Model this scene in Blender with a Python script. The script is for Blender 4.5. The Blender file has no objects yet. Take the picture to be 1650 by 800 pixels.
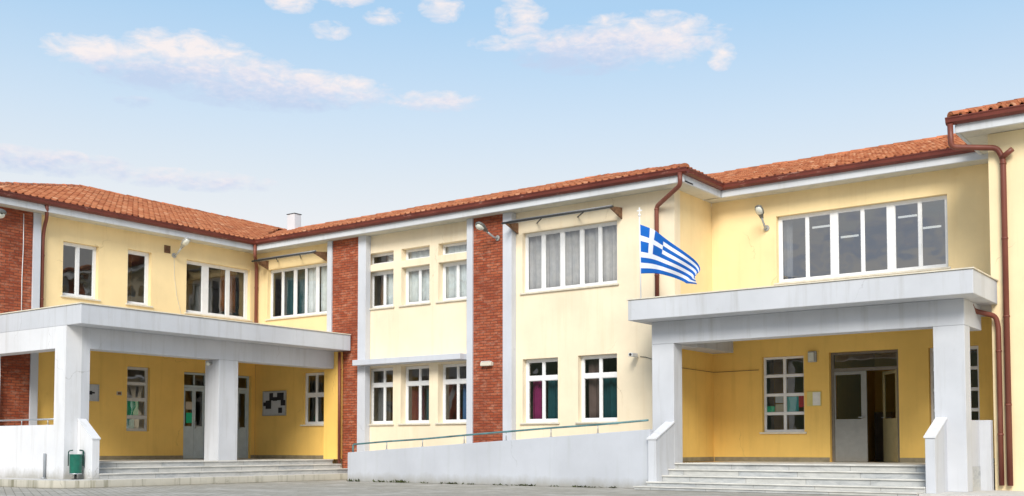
import bpy, bmesh, math, random
from mathutils import Vector, Matrix
random.seed(7)
R = math.radians
S = bpy.context.scene
COL = S.collection

# ------------------------------------------------------------------ materials
def srgb(r, g, b):
    f = lambda c: (c/255/12.92) if c/255 <= .04045 else ((c/255+.055)/1.055)**2.4
    return (f(r), f(g), f(b), 1)

class NT:
    """small node helper"""
    def __init__(s, tree): s.t = tree; s.n = tree.nodes; s.l = tree.links
    def add(s, kind, **kw):
        n = s.n.new(kind)
        for k, v in kw.items():
            if k == 'ins':
                for i, val in v.items():
                    if isinstance(val, bpy.types.NodeSocket): s.l.new(val, n.inputs[i])
                    else: n.inputs[i].default_value = val
            else: setattr(n, k, v)
        return n
    def math(s, op, a, b=0.0, c=None, clamp=False):
        n = s.add('ShaderNodeMath', operation=op, use_clamp=clamp, ins={0: a, 1: b})
        if c is not None:
            if isinstance(c, bpy.types.NodeSocket): s.l.new(c, n.inputs[2])
            else: n.inputs[2].default_value = c
        return n.outputs[0]
    def mix(s, fac, a, b, blend='MIX'):
        n = s.add('ShaderNodeMix', data_type='RGBA', blend_type=blend)
        for i, v in ((0, fac), (6, a), (7, b)):
            if isinstance(v, bpy.types.NodeSocket): s.l.new(v, n.inputs[i])
            else: n.inputs[i].default_value = v
        return n.outputs[2]
    def ramp(s, fac, stops, interp='LINEAR'):
        n = s.add('ShaderNodeValToRGB'); cr = n.color_ramp; cr.interpolation = interp
        while len(cr.elements) < len(stops): cr.elements.new(.5)
        for e, (p, c) in zip(cr.elements, stops): e.position = p; e.color = c
        s.l.new(fac, n.inputs[0]); return n.outputs[0]
    def noise(s, vec, scale, detail=4, rough=.55, dist=0):
        n = s.add('ShaderNodeTexNoise', ins={'Vector': vec, 'Scale': scale, 'Detail': detail, 'Roughness': rough, 'Distortion': dist})
        return n.outputs[0]
    def scaled(s, vec, sc):
        n = s.add('ShaderNodeVectorMath', operation='MULTIPLY', ins={0: vec, 1: sc}); return n.outputs[0]

def newmat(name, rough=.7, spec=.3, metal=0):
    m = bpy.data.materials.new(name); m.use_nodes = True
    nt = NT(m.node_tree); b = m.node_tree.nodes['Principled BSDF']
    b.inputs['Roughness'].default_value = rough
    b.inputs['Specular IOR Level'].default_value = spec
    b.inputs['Metallic'].default_value = metal
    return m, nt, b
def worldpos(nt): return nt.add('ShaderNodeNewGeometry').outputs['Position']
def bump(nt, b, h, strength, dist=.01):
    n = nt.add('ShaderNodeBump', ins={'Height': h, 'Strength': strength, 'Distance': dist})
    nt.l.new(n.outputs[0], b.inputs['Normal'])

W1 = (1, 1, 1, 1); K1 = (0, 0, 0, 1)
def plain(name, col, rough=.6, var=.08, scale=6, spec=.3, metal=0, bumps=.1):
    m, nt, b = newmat(name, rough, spec, metal)
    p = worldpos(nt)
    n1 = nt.noise(p, scale, 5)
    dk = tuple(c*(1-var*1.6) for c in col[:3])+(1,); lt = tuple(min(1, c*(1+var)) for c in col[:3])+(1,)
    c = nt.ramp(n1, [(.3, dk), (.7, lt)])
    nt.l.new(c, b.inputs['Base Color'])
    if bumps: bump(nt, b, nt.noise(p, 90, 3), bumps, .004)
    return m

def stucco(name, col, stain=(.45, .36, .2, 1), amt=.35, grime_z=None):
    """rendered and painted wall: fine grain, blotches, thin vertical run marks"""
    m, nt, b = newmat(name, .85, .2)
    p = worldpos(nt)
    dk = tuple(c*.90 for c in col[:3])+(1,); lt = tuple(min(1, c*1.04) for c in col[:3])+(1,)
    base = nt.ramp(nt.noise(p, .7, 6, .6), [(.3, dk), (.68, lt)])
    runs = nt.noise(nt.scaled(p, (5, 5, .35)), 1.0, 5, .65)
    f = nt.math('MULTIPLY', nt.ramp(runs, [(.52, K1), (.75, W1)]), amt)
    base = nt.mix(f, base, stain)
    sp = nt.noise(p, 3.5, 6, .7)
    f2 = nt.math('MULTIPLY', nt.ramp(sp, [(.64, K1), (.74, W1)]), amt*.7)
    base = nt.mix(f2, base, stain)
    vo = nt.add('ShaderNodeTexVoronoi', feature='DISTANCE_TO_EDGE', ins={'Vector': nt.add('ShaderNodeVectorMath', operation='ADD', ins={0: nt.scaled(p, (1, 1, .7)), 1: nt.scaled(nt.add('ShaderNodeTexNoise', ins={'Vector': p, 'Scale': 2.5, 'Detail': 5.0}).outputs[1], (.5, .5, .5))}).outputs[0], 'Scale': .45})
    ck = nt.math('MULTIPLY', nt.math('LESS_THAN', vo.outputs[0], .0028), nt.ramp(nt.noise(p, .5, 3), [(.56, K1), (.62, W1)]))
    base = nt.mix(nt.math('MULTIPLY', ck, .3), base, tuple(c*.55 for c in stain[:3])+(1,))
    if grime_z:      # splash dirt, ragged, rising from the pavement
        z = nt.add('ShaderNodeSeparateXYZ', ins={0: p}).outputs[2]
        n = nt.noise(nt.scaled(p, (1.3, 1.3, .6)), 2.2, 6, .7)
        h = nt.math('ADD', nt.math('MULTIPLY', n, grime_z[1]), grime_z[0]-grime_z[1]*.45)
        g = nt.math('SUBTRACT', h, z)
        g = nt.math('MULTIPLY', nt.math('MULTIPLY', g, 4, clamp=True), .62)
        base = nt.mix(g, base, (.25, .23, .17, 1))
    nt.l.new(base, b.inputs['Base Color'])
    hgt = nt.math('ADD', nt.noise(p, 110, 3), nt.math('MULTIPLY', nt.noise(p, 3, 3), 1.5))
    bump(nt, b, hgt, .22, .006)
    return m

M = {}
M['cream'] = stucco('cream_render', (.895, .768, .565, 1), (.68, .50, .28, 1), .24)  # yellow wall paint with bright daylight put into the colour
M['warmcream'] = stucco('warm_cream_render', (.90, .745, .47, 1), (.70, .50, .25, 1), .25)  # yellow wall paint again, partial daylight put into the colour
M['yellow'] = stucco('yellow_render', (.92, .715, .395, 1), (.70, .46, .17, 1), .20)
M['ochre'] = stucco('ochre_render', (.93, .60, .165, 1), (.60, .36, .08, 1), .30)  # same paint as the yellow walls, porch shade put into the colour
M['white'] = stucco('white_paint', (.74, .745, .765, 1), (.42, .40, .36, 1), .34, (.42, .55))
M['grey'] = stucco('grey_paint', (.585, .60, .635, 1), (.33, .32, .29, 1), .36)
M['rampgrey'] = stucco('ramp_paint', (.535, .555, .60, 1), (.38, .41, .38, 1), .32, (.24, .40))
M['strip'] = stucco('strip_paint', (.60, .62, .665, 1), (.42, .42, .42, 1), .22)
M['fascia'] = stucco('fascia_paint', (.62, .64, .665, 1), (.40, .40, .36, 1), .40)
M['soffit'] = stucco('soffit_paint', (.62, .60, .52, 1), (.33, .32, .24, 1), .45)
M['plaster'] = plain('inner_plaster', (.62, .57, .44, 1), .9, .05, 1.5)
M['innerfloor'] = plain('inner_floor', (.25, .23, .21, 1), .5, .1, 2)
M['frame'] = plain('white_aluminium', (.82, .82, .82, 1), .35, .03, 8, .5, bumps=0)
M['greyframe'] = plain('grey_aluminium', (.27, .265, .245, 1), .4, .05, 8, .5, bumps=0)
M['leafinner'] = plain('olive_door_leaf', (.46, .38, .20, 1), .35, .08, 5, .5)  # open door leaf, the yellow wall's reflection put into its colour
M['paleframe'] = plain('pale_aluminium', (.58, .58, .56, 1), .4, .05, 8, .5, bumps=0)
M['darkframe'] = plain('brown_door_frame', (.19, .165, .135, 1), .5, .1, 8, .4, bumps=0)
M['bluegrey'] = plain('blue_grey_door_panel', (.48, .57, .62, 1), .45, .06, 5, .4)
M['sill'] = plain('marble_sill', (.72, .66, .54, 1), .5, .08, 7)
M['metal'] = plain('galvanised_steel', (.45, .47, .48, 1), .4, .1, 20, .5, .6)
M['darkmetal'] = plain('dark_steel', (.06, .06, .06, 1), .5, .2, 20, .4, .3)
M['rust'] = plain('rusty_steel', (.22, .12, .07, 1), .7, .3, 14, .3, .2)
M['lamp'] = plain('lamp_housing', (.42, .42, .40, 1), .45, .1, 12, .5, .3)
M['lampdark'] = plain('dull_lamp_housing', (.17, .17, .155, 1), .5, .15, 12, .4, .3)
M['lens'] = plain('lamp_lens', (.70, .70, .62, 1), .2, .05, 12, .6)
M['green'] = plain('green_bin_paint', (.008, .135, .09, 1), .4, .15, 9, .5)
M['darkgreen'] = plain('dark_green_paint', (.008, .06, .045, 1), .5)
M['pipegrey'] = plain('pipe_grey', (.27, .29, .31, 1), .6)
M['teal'] = plain('teal_rail_paint', (.13, .27, .28, 1), .45, .35, 3, .5, .3)
M['flagblue'] = plain('flag_blue', (.012, .13, .50, 1), .75, .06, 5, .15)
M['flagwhite'] = plain('flag_white', (.84, .85, .88, 1), .75, .03, 5, .15)
M['weed'] = plain('weed_green', (.07, .085, .025, 1), .8, .4, 9)
M['kerb'] = stucco('kerb_stone', (.56, .53, .455, 1), (.16, .15, .09, 1), 1.0, (.09, .22))
M['pave'] = stucco('pavement_concrete', (.60, .585, .56, 1), (.36, .34, .29, 1), .6)
for nm, c in dict(c_mauve=(.56, .515, .51), c_white=(.88, .88, .90), c_sheer=(.80, .82, .84), c_red=(.14, .035, .04), c_magenta=(.27, .025, .12),
                  c_teal=(.02, .085, .10), c_grey=(.15, .145, .145), c_rose=(.19, .125, .115), c_brown=(.22, .11, .03), c_orange=(.42, .14, .04), c_blue=(.08, .16, .33)).items():
    M[nm] = plain('curtain_'+nm[2:], c+(1,), .9, .08, 6, .1)
for nm, c in dict(p_green=(.03, .50, .27), p_teal=(.08, .40, .40), p_red=(.55, .04, .06), p_beige=(.52, .46, .36), p_white=(.75, .74, .70), p_yellow=(.70, .60, .22),
                  p_dark=(.03, .03, .035), p_grey=(.50, .52, .54)).items():
    M[nm] = plain('paper_'+nm[2:], c+(1,), .7, .05, 9, .2, bumps=0)

def glassmat(name, refl, tint):
    m = bpy.data.materials.new(name); m.use_nodes = True; nt = NT(m.node_tree)
    for n in list(nt.n): nt.n.remove(n)
    out = nt.add('ShaderNodeOutputMaterial')
    p = worldpos(nt)
    tr = nt.add('ShaderNodeBsdfTransparent', ins={0: tint})
    gl = nt.add('ShaderNodeBsdfGlossy', ins={'Roughness': .015})
    bn = nt.add('ShaderNodeBump', ins={'Height': nt.noise(p, .9, 2), 'Strength': .3, 'Distance': .05})
    nt.l.new(bn.outputs[0], gl.inputs['Normal'])
    fr = nt.math('ADD', nt.math('MULTIPLY', nt.math('POWER', nt.add('ShaderNodeLayerWeight', ins={0: .5}).outputs[1], 4.0), .9), .04)
    fac = nt.math('ADD', fr, refl, clamp=True)
    mx = nt.add('ShaderNodeMixShader', ins={0: fac, 1: tr.outputs[0], 2: gl.outputs[0]})
    nt.l.new(mx.outputs[0], out.inputs[0]); return m
M['glass'] = glassmat('window_glass', .12, (.84, .88, .87, 1))
M['glasssky'] = glassmat('coated_glass', .27, (.55, .60, .62, 1))
M['glassdark'] = glassmat('dark_glass', .08, (.55, .62, .60, 1))

# brick facing, courses 75 mm, u runs along whichever wall it is on
m, nt, b = newmat('red_brick', .85, .2); M['brick'] = m
p = worldpos(nt); sx = nt.add('ShaderNodeSeparateXYZ', ins={0: p})
wob = nt.math('MULTIPLY', nt.math('SUBTRACT', nt.noise(p, 2.5, 3), .5), .022)
uv = nt.add('ShaderNodeCombineXYZ', ins={0: nt.math('ADD', sx.outputs[0], sx.outputs[1]), 1: nt.math('ADD', sx.outputs[2], wob)}).outputs[0]
br = nt.add('ShaderNodeTexBrick', ins={'Vector': uv, 'Color1': (.32, .068, .03, 1), 'Color2': (.47, .132, .06, 1), 'Mortar': (.15, .06, .04, 1), 'Scale': 1.0,
     'Mortar Size': .010, 'Mortar Smooth': .3, 'Bias': -.1, 'Brick Width': .24, 'Row Height': .076})
pale = nt.math('MULTIPLY', nt.ramp(nt.noise(nt.scaled(p, (2.2, 2.2, 5)), 1.6, 7, .75), [(.50, K1), (.72, W1)]), .65)
c = nt.mix(pale, br.outputs[0], (.62, .36, .25, 1))
c = nt.mix(nt.math('MULTIPLY', nt.ramp(nt.noise(p, .8, 5), [(.38, W1), (.55, K1)]), .45), c, (.19, .045, .025, 1))
nt.l.new(c, b.inputs['Base Color']); bump(nt, b, nt.math('SUBTRACT', 1.0, br.outputs[1]), .8, .012)

# clay roof tiles: one tint per tile (vertex colour) plus lichen
m, nt, b = newmat('clay_tile', .8, .25); M['tile'] = m
p = worldpos(nt); at = nt.add('ShaderNodeVertexColor', layer_name='tint')
t = nt.add('ShaderNodeSeparateColor', ins={0: at.outputs[0]}).outputs[0]
c = nt.ramp(t, [(0, (.20, .055, .025, 1)), (.35, (.36, .112, .047, 1)), (.7, (.47, .175, .078, 1)), (1, (.58, .30, .17, 1))])
c = nt.mix(nt.math('MULTIPLY', nt.ramp(nt.noise(p, 6, 6, .7), [(.56, K1), (.70, W1)]), .35), c, (.24, .13, .07, 1))
c = nt.mix(nt.math('MULTIPLY', nt.ramp(nt.noise(nt.scaled(p, (1.2, 1.2, .4)), .9, 6, .7), [(.52, K1), (.70, W1)]), .5), c, (.19, .085, .045, 1))
nt.l.new(c, b.inputs['Base Color']); bump(nt, b, nt.noise(p, 40, 4), .4, .01)

# painted gutter metal, paint flaking off in places
m, nt, b = newmat('gutter_paint', .45, .4); M['gutter'] = m
p = worldpos(nt)
c = nt.ramp(nt.noise(p, 1.5, 5), [(.3, (.115, .022, .016, 1)), (.7, (.19, .045, .03, 1))])
c = nt.mix(nt.math('MULTIPLY', nt.ramp(nt.noise(nt.scaled(p, (1, 1, 3)), 1.9, 7, .7), [(.60, K1), (.66, W1)]), .6), c, (.48, .26, .20, 1))
nt.l.new(c, b.inputs['Base Color'])
m, nt, b = newmat('downpipe_paint', .45, .4); M['pipe'] = m
p = worldpos(nt)
c = nt.ramp(nt.noise(nt.scaled(p, (1, 1, .5)), 1.2, 5), [(.3, (.13, .03, .02, 1)), (.6, (.21, .065, .042, 1)), (.75, (.27, .13, .09, 1))])
nt.l.new(c, b.inputs['Base Color'])

# marble steps
m, nt, b = newmat('marble_tread', .45, .4); M['tread'] = m
p = worldpos(nt)
c = nt.ramp(nt.noise(p, 2.0, 6, .65), [(.3, (.50, .49, .45, 1)), (.7, (.74, .72, .67, 1))])
nt.l.new(c, b.inputs['Base Color'])
m, nt, b = newmat('marble_riser', .5, .35); M['riser'] = m
p = worldpos(nt); sx = nt.add('ShaderNodeSeparateXYZ', ins={0: p})
al = nt.math('ADD', sx.outputs[0], sx.outputs[1])
slab = nt.add('ShaderNodeTexWhiteNoise', noise_dimensions='2D', ins={'Vector': nt.add('ShaderNodeCombineXYZ', ins={0: nt.math('FLOOR', nt.math('MULTIPLY', al, .75)), 1: nt.math('FLOOR', nt.math('MULTIPLY', sx.outputs[2], 6.9))}).outputs[0]}).outputs[0]
c = nt.ramp(nt.noise(nt.scaled(p, (1, 1, 3)), 2.4, 7, .7, 1.2), [(.25, (.24, .255, .27, 1)), (.5, (.42, .435, .44, 1)), (.75, (.58, .58, .56, 1))])
c = nt.mix(nt.math('MULTIPLY', slab, .45), c, (.62, .59, .52, 1))
jn = nt.math('LESS_THAN', nt.math('FRACT', nt.math('MULTIPLY', al, .75)), .012)
c = nt.mix(nt.math('MULTIPLY', jn, .6), c, (.22, .21, .19, 1))
nt.l.new(c, b.inputs['Base Color'])

# concrete block paving of the yard
m, nt, b = newmat('yard_paving', .85, .25); M['ground'] = m
p = worldpos(nt)
rot = nt.add('ShaderNodeMapping', ins={'Vector': p, 'Rotation': (0, 0, R(28))}).outputs[0]
br = nt.add('ShaderNodeTexBrick', ins={'Vector': rot, 'Color1': (.38, .355, .305, 1), 'Color2': (.50, .47, .41, 1), 'Mortar': (.20, .19, .155, 1), 'Scale': 1, 'Mortar Size': .010, 'Mortar Smooth': .4, 'Brick Width': .24, 'Row Height': .16})
c = nt.mix(nt.math('MULTIPLY', nt.ramp(nt.noise(p, .55, 6, .65), [(.35, W1), (.62, K1)]), .5), br.outputs[0], (.31, .285, .225, 1))
c = nt.mix(nt.math('MULTIPLY', nt.ramp(nt.noise(p, 1.1, 6, .6), [(.52, K1), (.66, W1)]), .5), c, (.60, .57, .52, 1))
nt.l.new(c, b.inputs['Base Color']); bump(nt, b, nt.math('SUBTRACT', 1.0, br.outputs[1]), .5, .01)
m, nt, b = newmat('ridge_hill', .95, .1); M['hill'] = m
c = nt.ramp(nt.noise(worldpos(nt), .02, 6), [(.35, (.04, .06, .03, 1)), (.65, (.09, .10, .06, 1))]); nt.l.new(c, b.inputs['Base Color'])
m, nt, b = newmat('lit_tube', .5); M['tube'] = m
b.inputs['Base Color'].default_value = (.9, .9, .88, 1); b.inputs['Emission Color'].default_value = (1, .96, .88, 1); b.inputs['Emission Strength'].default_value = .9

# ------------------------------------------------------------------ mesh helpers
class MB:
    def __init__(s): s.v = []; s.f = []; s.mi = []; s.tint = None; s.sm = []
    def quad(s, pts, mi=0, sm=False):
        i = len(s.v); s.v += [tuple(p) for p in pts]; s.f.append(tuple(range(i, i+len(pts)))); s.mi.append(mi); s.sm.append(sm)
    def box(s, a, b, mi=0):
        x0, y0, z0 = [min(a[i], b[i]) for i in range(3)]; x1, y1, z1 = [max(a[i], b[i]) for i in range(3)]
        i = len(s.v)
        s.v += [(x0,y0,z0),(x1,y0,z0),(x1,y1,z0),(x0,y1,z0),(x0,y0,z1),(x1,y0,z1),(x1,y1,z1),(x0,y1,z1)]
        for f in ((0,3,2,1),(4,5,6,7),(0,1,5,4),(1,2,6,5),(2,3,7,6),(3,0,4,7)): s.f.append(tuple(i+k for k in f)); s.mi.append(mi); s.sm.append(False)
        return s
    def prism(s, pts, d, mi=0):
        """planar polygon pts pushed along vector d"""
        n = len(pts); i = len(s.v); d = Vector(d)
        s.v += [tuple(p) for p in pts] + [tuple(Vector(p)+d) for p in pts]
        s.f.append(tuple(range(i, i+n))); s.f.append(tuple(range(i+2*n-1, i+n-1, -1))); s.mi += [mi, mi]; s.sm += [False, False]
        for k in range(n):
            s.f.append((i+k, i+(k+1) % n, i+n+(k+1) % n, i+n+k)); s.mi.append(mi); s.sm.append(False)
        return s
    def tube(s, pts, r, n=10, mi=0, caps=True):
        pts = [Vector(p) for p in pts]; rs = r if isinstance(r, (list, tuple)) else [r]*len(pts)
        i0 = len(s.v); ref = None
        for k, p in enumerate(pts):
            d = ((pts[k+1]-p).normalized() if k < len(pts)-1 else Vector()) + ((p-pts[k-1]).normalized() if k > 0 else Vector())
            d.normalize()
            if ref is None: ref = d.orthogonal().normalized()
            ref = (ref - d*ref.dot(d)).normalized(); o = d.cross(ref)
            for j in range(n):
                a = 2*math.pi*j/n; s.v.append(tuple(p+(ref*math.cos(a)+o*math.sin(a))*rs[k]))
        for k in range(len(pts)-1):
            for j in range(n):
                s.f.append((i0+k*n+j, i0+k*n+(j+1) % n, i0+(k+1)*n+(j+1) % n, i0+(k+1)*n+j)); s.mi.append(mi); s.sm.append(True)
        if caps:
            s.f.append(tuple(i0+j for j in reversed(range(n)))); s.f.append(tuple(i0+(len(pts)-1)*n+j for j in range(n))); s.mi += [mi, mi]; s.sm += [False, False]
        return s
    def build(s, name, mat, parent=None, bevel=0, merge=True, kind=None, label=None):
        me = bpy.data.meshes.new(name); me.from_pydata(s.v, [], s.f)
        for q in (mat if isinstance(mat, list) else [mat]): me.materials.append(q)
        me.polygons.foreach_set('material_index', s.mi); me.polygons.foreach_set('use_smooth', s.sm)
        if s.tint:
            ca = me.color_attributes.new('tint', 'FLOAT_COLOR', 'POINT')
            for k, t in enumerate(s.tint): ca.data[k].color = (t, t, t, 1)
        bm = bmesh.new(); bm.from_mesh(me)
        if merge and not s.tint: bmesh.ops.remove_doubles(bm, verts=bm.verts, dist=.0004)
        if not s.tint: bmesh.ops.recalc_face_normals(bm, faces=bm.faces)
        bm.to_mesh(me); bm.free()
        o = bpy.data.objects.new(name, me); COL.objects.link(o)
        if parent: o.parent = parent; o.matrix_parent_inverse = Matrix.Translation(-parent_loc(parent))
        if bevel:
            md = o.modifiers.new('bevel', 'BEVEL'); md.width = bevel; md.segments = 2; md.limit_method = 'ANGLE'; md.angle_limit = R(40)
        if kind: o['kind'] = kind
        if label: o['label'] = label
        return o
def parent_loc(p):      # parts keep their origin at the world origin, only a thing's own Empty is moved
    return Vector((0, 0, 0)) if p.parent else Vector(p.location)
def thing(name, label, cat, loc=(0, 0, 0), group=None):
    o = bpy.data.objects.new(name, None); COL.objects.link(o); o.location = loc; o.empty_display_size = .2
    o['label'] = label; o['category'] = cat
    if group: o['group'] = group
    return o
def tag(o, label, cat, group=None):
    o['label'] = label; o['category'] = cat
    if group: o['group'] = group
    return o
def struct(mb, name, mat, **kw): return mb.build(name, mat, kind='structure', **kw)

# a wall frame of reference: a runs along the wall, d goes into the building, z up
class Wall:
    def __init__(s, axis, pos): s.axis = axis; s.pos = pos
    def P(s, a, d, z): return (a, s.pos+d, z) if s.axis == 'y' else (s.pos-d, a, z)
    def box(s, mb, a0, a1, d0, d1, z0, z1, mi=0): return mb.box(s.P(a0, d0, z0), s.P(a1, d1, z1), mi)
    def plate(s, mb, a0, a1, z0, z1, holes, d0, d1, mi=0):
        """plate with rectangular holes; no inner faces"""
        A = sorted({a0, a1, *[h[0] for h in holes], *[h[1] for h in holes]}); Z = sorted({z0, z1, *[h[2] for h in holes], *[h[3] for h in holes]})
        A = [a for a in A if a0-1e-6 <= a <= a1+1e-6]; Z = [z for z in Z if z0-1e-6 <= z <= z1+1e-6]
        def solid(i, j):
            if i < 0 or j < 0 or i >= len(A)-1 or j >= len(Z)-1: return False
            ca = (A[i]+A[i+1])/2; cz = (Z[j]+Z[j+1])/2
            return not any(h[0] < ca < h[1] and h[2] < cz < h[3] for h in holes)
        for i in range(len(A)-1):
            for j in range(len(Z)-1):
                if not solid(i, j): continue
                a, b, z, w = A[i], A[i+1], Z[j], Z[j+1]
                mb.quad([s.P(a,d0,z), s.P(b,d0,z), s.P(b,d0,w), s.P(a,d0,w)], mi)
                mb.quad([s.P(a,d1,z), s.P(a,d1,w), s.P(b,d1,w), s.P(b,d1,z)], mi)
                if not solid(i-1, j): mb.quad([s.P(a,d0,z), s.P(a,d0,w), s.P(a,d1,w), s.P(a,d1,z)], mi)
                if not solid(i+1, j): mb.quad([s.P(b,d0,z), s.P(b,d1,z), s.P(b,d1,w), s.P(b,d0,w)], mi)
                if not solid(i, j-1): mb.quad([s.P(a,d0,z), s.P(a,d1,z), s.P(b,d1,z), s.P(b,d0,z)], mi)
                if not solid(i, j+1): mb.quad([s.P(a,d0,w), s.P(b,d0,w), s.P(b,d1,w), s.P(a,d1,w)], mi)
        return mb

WA = Wall('x', -27.95); WB = Wall('y', 23.76); WC = Wall('x', -12.48); WD = Wall('y', 25.84); WE = Wall('y', 23.76)
FL = .584                     # entrance floor level
TH = .30                      # wall thickness
school = thing('school_building', 'two storey cream and yellow school with red brick panels and clay tiled roofs', 'school building', (-18, 25.8, 0))

# ------------------------------------------------------------------ windows
def window(w, a0, a1, z0, z1, cols, rows, recess=.13, glass='glass', frame='frame', sill=True, fw=.06):
    """cols/rows: clear pane ranges (absolute); the frame is the plate left between them"""
    mb = MB(); holes = [(c0, c1, r0, r1) for c0, c1 in cols for r0, r1 in rows]
    w.plate(mb, a0+.004, a1-.004, z0+.004, z1-.004, holes, recess, recess+fw)
    for c0, c1 in cols:                       # glazing beads a few mm behind the frame face
        for r0, r1 in rows:
            h = .014
            w.plate(mb, c0-.003, c1+.003, r0-.003, r1+.003, [(c0+h, c1-h, r0+h, r1-h)], recess+.016, recess+fw-.01)
    f = mb.build('window', M[frame], school, merge=False)
    g = MB()
    for c0, c1 in cols:
        for r0, r1 in rows:
            d = recess+.034
            g.quad([w.P(c0-.002, d, r0-.002), w.P(c1+.002, d, r0-.002), w.P(c1+.002, d, r1+.002), w.P(c0-.002, d, r1+.002)])
    g.build('pane', M[glass], f, merge=False)
    if sill:
        s_ = MB(); w.box(s_, a0-.06, a1+.06, -.05, recess-.004, z0-.045, z0+.002); s_.build('sill', M['sill'], f, bevel=.006)
    return f
def even(a0, a1, n, edge=.07, mid=.06):
    wd = (a1-a0-2*edge-(n-1)*mid)/n
    return [(a0+edge+i*(wd+mid), a0+edge+i*(wd+mid)+wd) for i in range(n)]

def opening(l): return [(a, b, c, d) for a, b, c, d in l]

# ---- left wing (wall facing the yard to the right)
A_op = [(16.84, 17.95, 5.18, 6.72), (18.9, 19.71, 5.18, 6.80), (20.98, 23.5, 5.12, 6.78), (18.95, 19.72, 1.42, 3.33), (20.95, 23.58, FL-.001, 3.28), (14.2, 15.0, 1.6, 3.3)]
A_op = A_op[:5]
mb = MB(); WA.plate(mb, 13.75, 23.755, 4.12, 7.34, [h for h in A_op if h[2] > 4], 0, TH); mb.build('wall', M['yellow'], school)
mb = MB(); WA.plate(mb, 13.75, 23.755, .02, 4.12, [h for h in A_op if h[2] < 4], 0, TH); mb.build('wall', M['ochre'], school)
window(WA, 16.84, 17.95, 5.18, 6.72, [(16.90, 17.32), (17.42, 17.86)], [(5.27, 6.64)])
window(WA, 18.9, 19.71, 5.18, 6.80, [(18.99, 19.6)], [(5.26, 6.70)], glass='glassdark')
window(WA, 20.98, 23.5, 5.12, 6.78, [(21.05, 21.68), (21.92, 22.62), (22.76, 23.38)], [(5.21, 6.69)])
window(WA, 18.95, 19.72, 1.42, 3.33, [(19.02, 19.65)], [(1.49, 1.80), (1.88, 2.33), (2.40, 2.80), (2.87, 3.26)], frame='paleframe', recess=.10, sill=False)
mb = MB(); WA.box(mb, 20.15, 20.37, -.015, .05, 6.87, 7.10)
for i in range(5): WA.box(mb, 20.165, 20.355, -.03, -.015, 6.885+i*.042, 6.905+i*.042)
mb.build('vent', M['rust'], school)
# doors of the left entrance: four leaves with glazed upper halves
dm = MB(); WA.plate(dm, 20.955, 23.575, FL+.002, 3.276, [(21.02, 21.80, FL+.002, 2.80), (21.02, 21.80, 2.88, 3.21), (21.88, 22.66, FL+.002, 2.80), (21.88, 22.66, 2.88, 3.21), (22.74, 23.51, FL+.002, 2.80), (22.74, 23.51, 2.88, 3.21)], .10, .17)
door = dm.build('door', M['bluegrey'], school, merge=False)
g = MB()
for a0, a1 in ((21.02, 21.80), (21.88, 22.66), (22.74, 23.51)):
    md = (a0+a1)/2; lf = MB()
    for b0, b1 in ((a0+.004, md-.003), (md+.003, a1-.004)):
        WA.plate(lf, b0, b1, FL+.01, 2.795, [(b0+.06, b1-.06, 1.60, 2.70)], .112, .155)
        g.quad([WA.P(b0+.05, .13, 1.59), WA.P(b1-.05, .13, 1.59), WA.P(b1-.05, .13, 2.71), WA.P(b0+.05, .13, 2.71)])
    WA.plate(lf, md-.02, md+.02, 2.885, 3.205, [], .115, .15)
    lf.build('leaf', M['bluegrey'], door, merge=False)
    h = MB(); h.tube([WA.P(md+.05, .112, 1.55), WA.P(md+.05, .06, 1.55), WA.P(md+.05, .06, 1.75), WA.P(md+.05, .112, 1.75)], .012, 8); h.build('handle', M['metal'], door)
    g.quad([WA.P(a0, .135, 2.88), WA.P(a1, .135, 2.88), WA.P(a1, .135, 3.21), WA.P(a0, .135, 3.21)])
g.build('pane', M['glassdark'], door, merge=False)

# ---- main wing (wall B)
B_up = [(-27.4, -24.62, 5.13, 6.76), (-17.10, -14.12, 5.12, 6.76)]
T = [(-22.93, -21.83), (-21.52, -20.42), (-20.09, -18.98)]
for a0, a1 in T: B_up += [(a0, a1, 6.46, 6.81), (a0, a1, 5.13, 6.26)]
B_lo = [(-25.69, -24.70, 1.66, 3.30)] + [(a0, a1, 1.64, 3.33) for a0, a1 in T] + [(-17.10, -15.95, 1.60, 3.32), (-15.32, -14.14, 1.60, 3.33)]
mb = MB(); WB.plate(mb, -27.95+.002, -24.41, 4.12, 7.34, [h for h in B_up if h[1] < -24], 0, TH); mb.build('wall', M['yellow'], school)
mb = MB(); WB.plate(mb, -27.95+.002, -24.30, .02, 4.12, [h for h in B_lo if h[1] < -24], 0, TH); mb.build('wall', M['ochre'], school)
mb = MB(); WB.plate(mb, -24.299, -12.48, .02, 7.34, [h for h in B_up+B_lo if h[0] > -24], .001, TH+.001); mb.build('wall', M['cream'], school)
window(WB, -27.4, -24.62, 5.13, 6.76, [(-27.33, -26.87), (-26.79, -26.30), (-26.18, -25.77), (-25.70, -25.27), (-25.16, -24.70)], [(5.21, 6.68)])
window(WB, -17.10, -14.12, 5.12, 6.76, [(-17.02, -16.56), (-16.45, -15.95), (-15.83, -15.33), (-15.22, -14.76), (-14.67, -14.20)], [(5.21, 6.68)])
for a0, a1 in T:
    window(WB, a0, a1, 6.46, 6.81, [(a0+.06, a1-.06)], [(6.52, 6.75)], recess=.20, sill=False)
    window(WB, a0, a1, 5.13, 6.26, even(a0, a1, 2, .08, .07), [(5.22, 6.17)], recess=.20)
    window(WB, a0, a1, 1.64, 3.33, even(a0, a1, 2, .07, .06), [(1.72, 2.76), (2.88, 3.26)], recess=.22)
window(WB, -17.10, -15.95, 1.60, 3.32, even(-17.10, -15.95, 2, .08, .07), [(1.69, 2.74), (2.86, 3.24)], recess=.16)
window(WB, -15.32, -14.14, 1.60, 3.33, even(-15.32, -14.14, 2, .08, .07), [(1.69, 2.74), (2.86, 3.25)], recess=.16)
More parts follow.
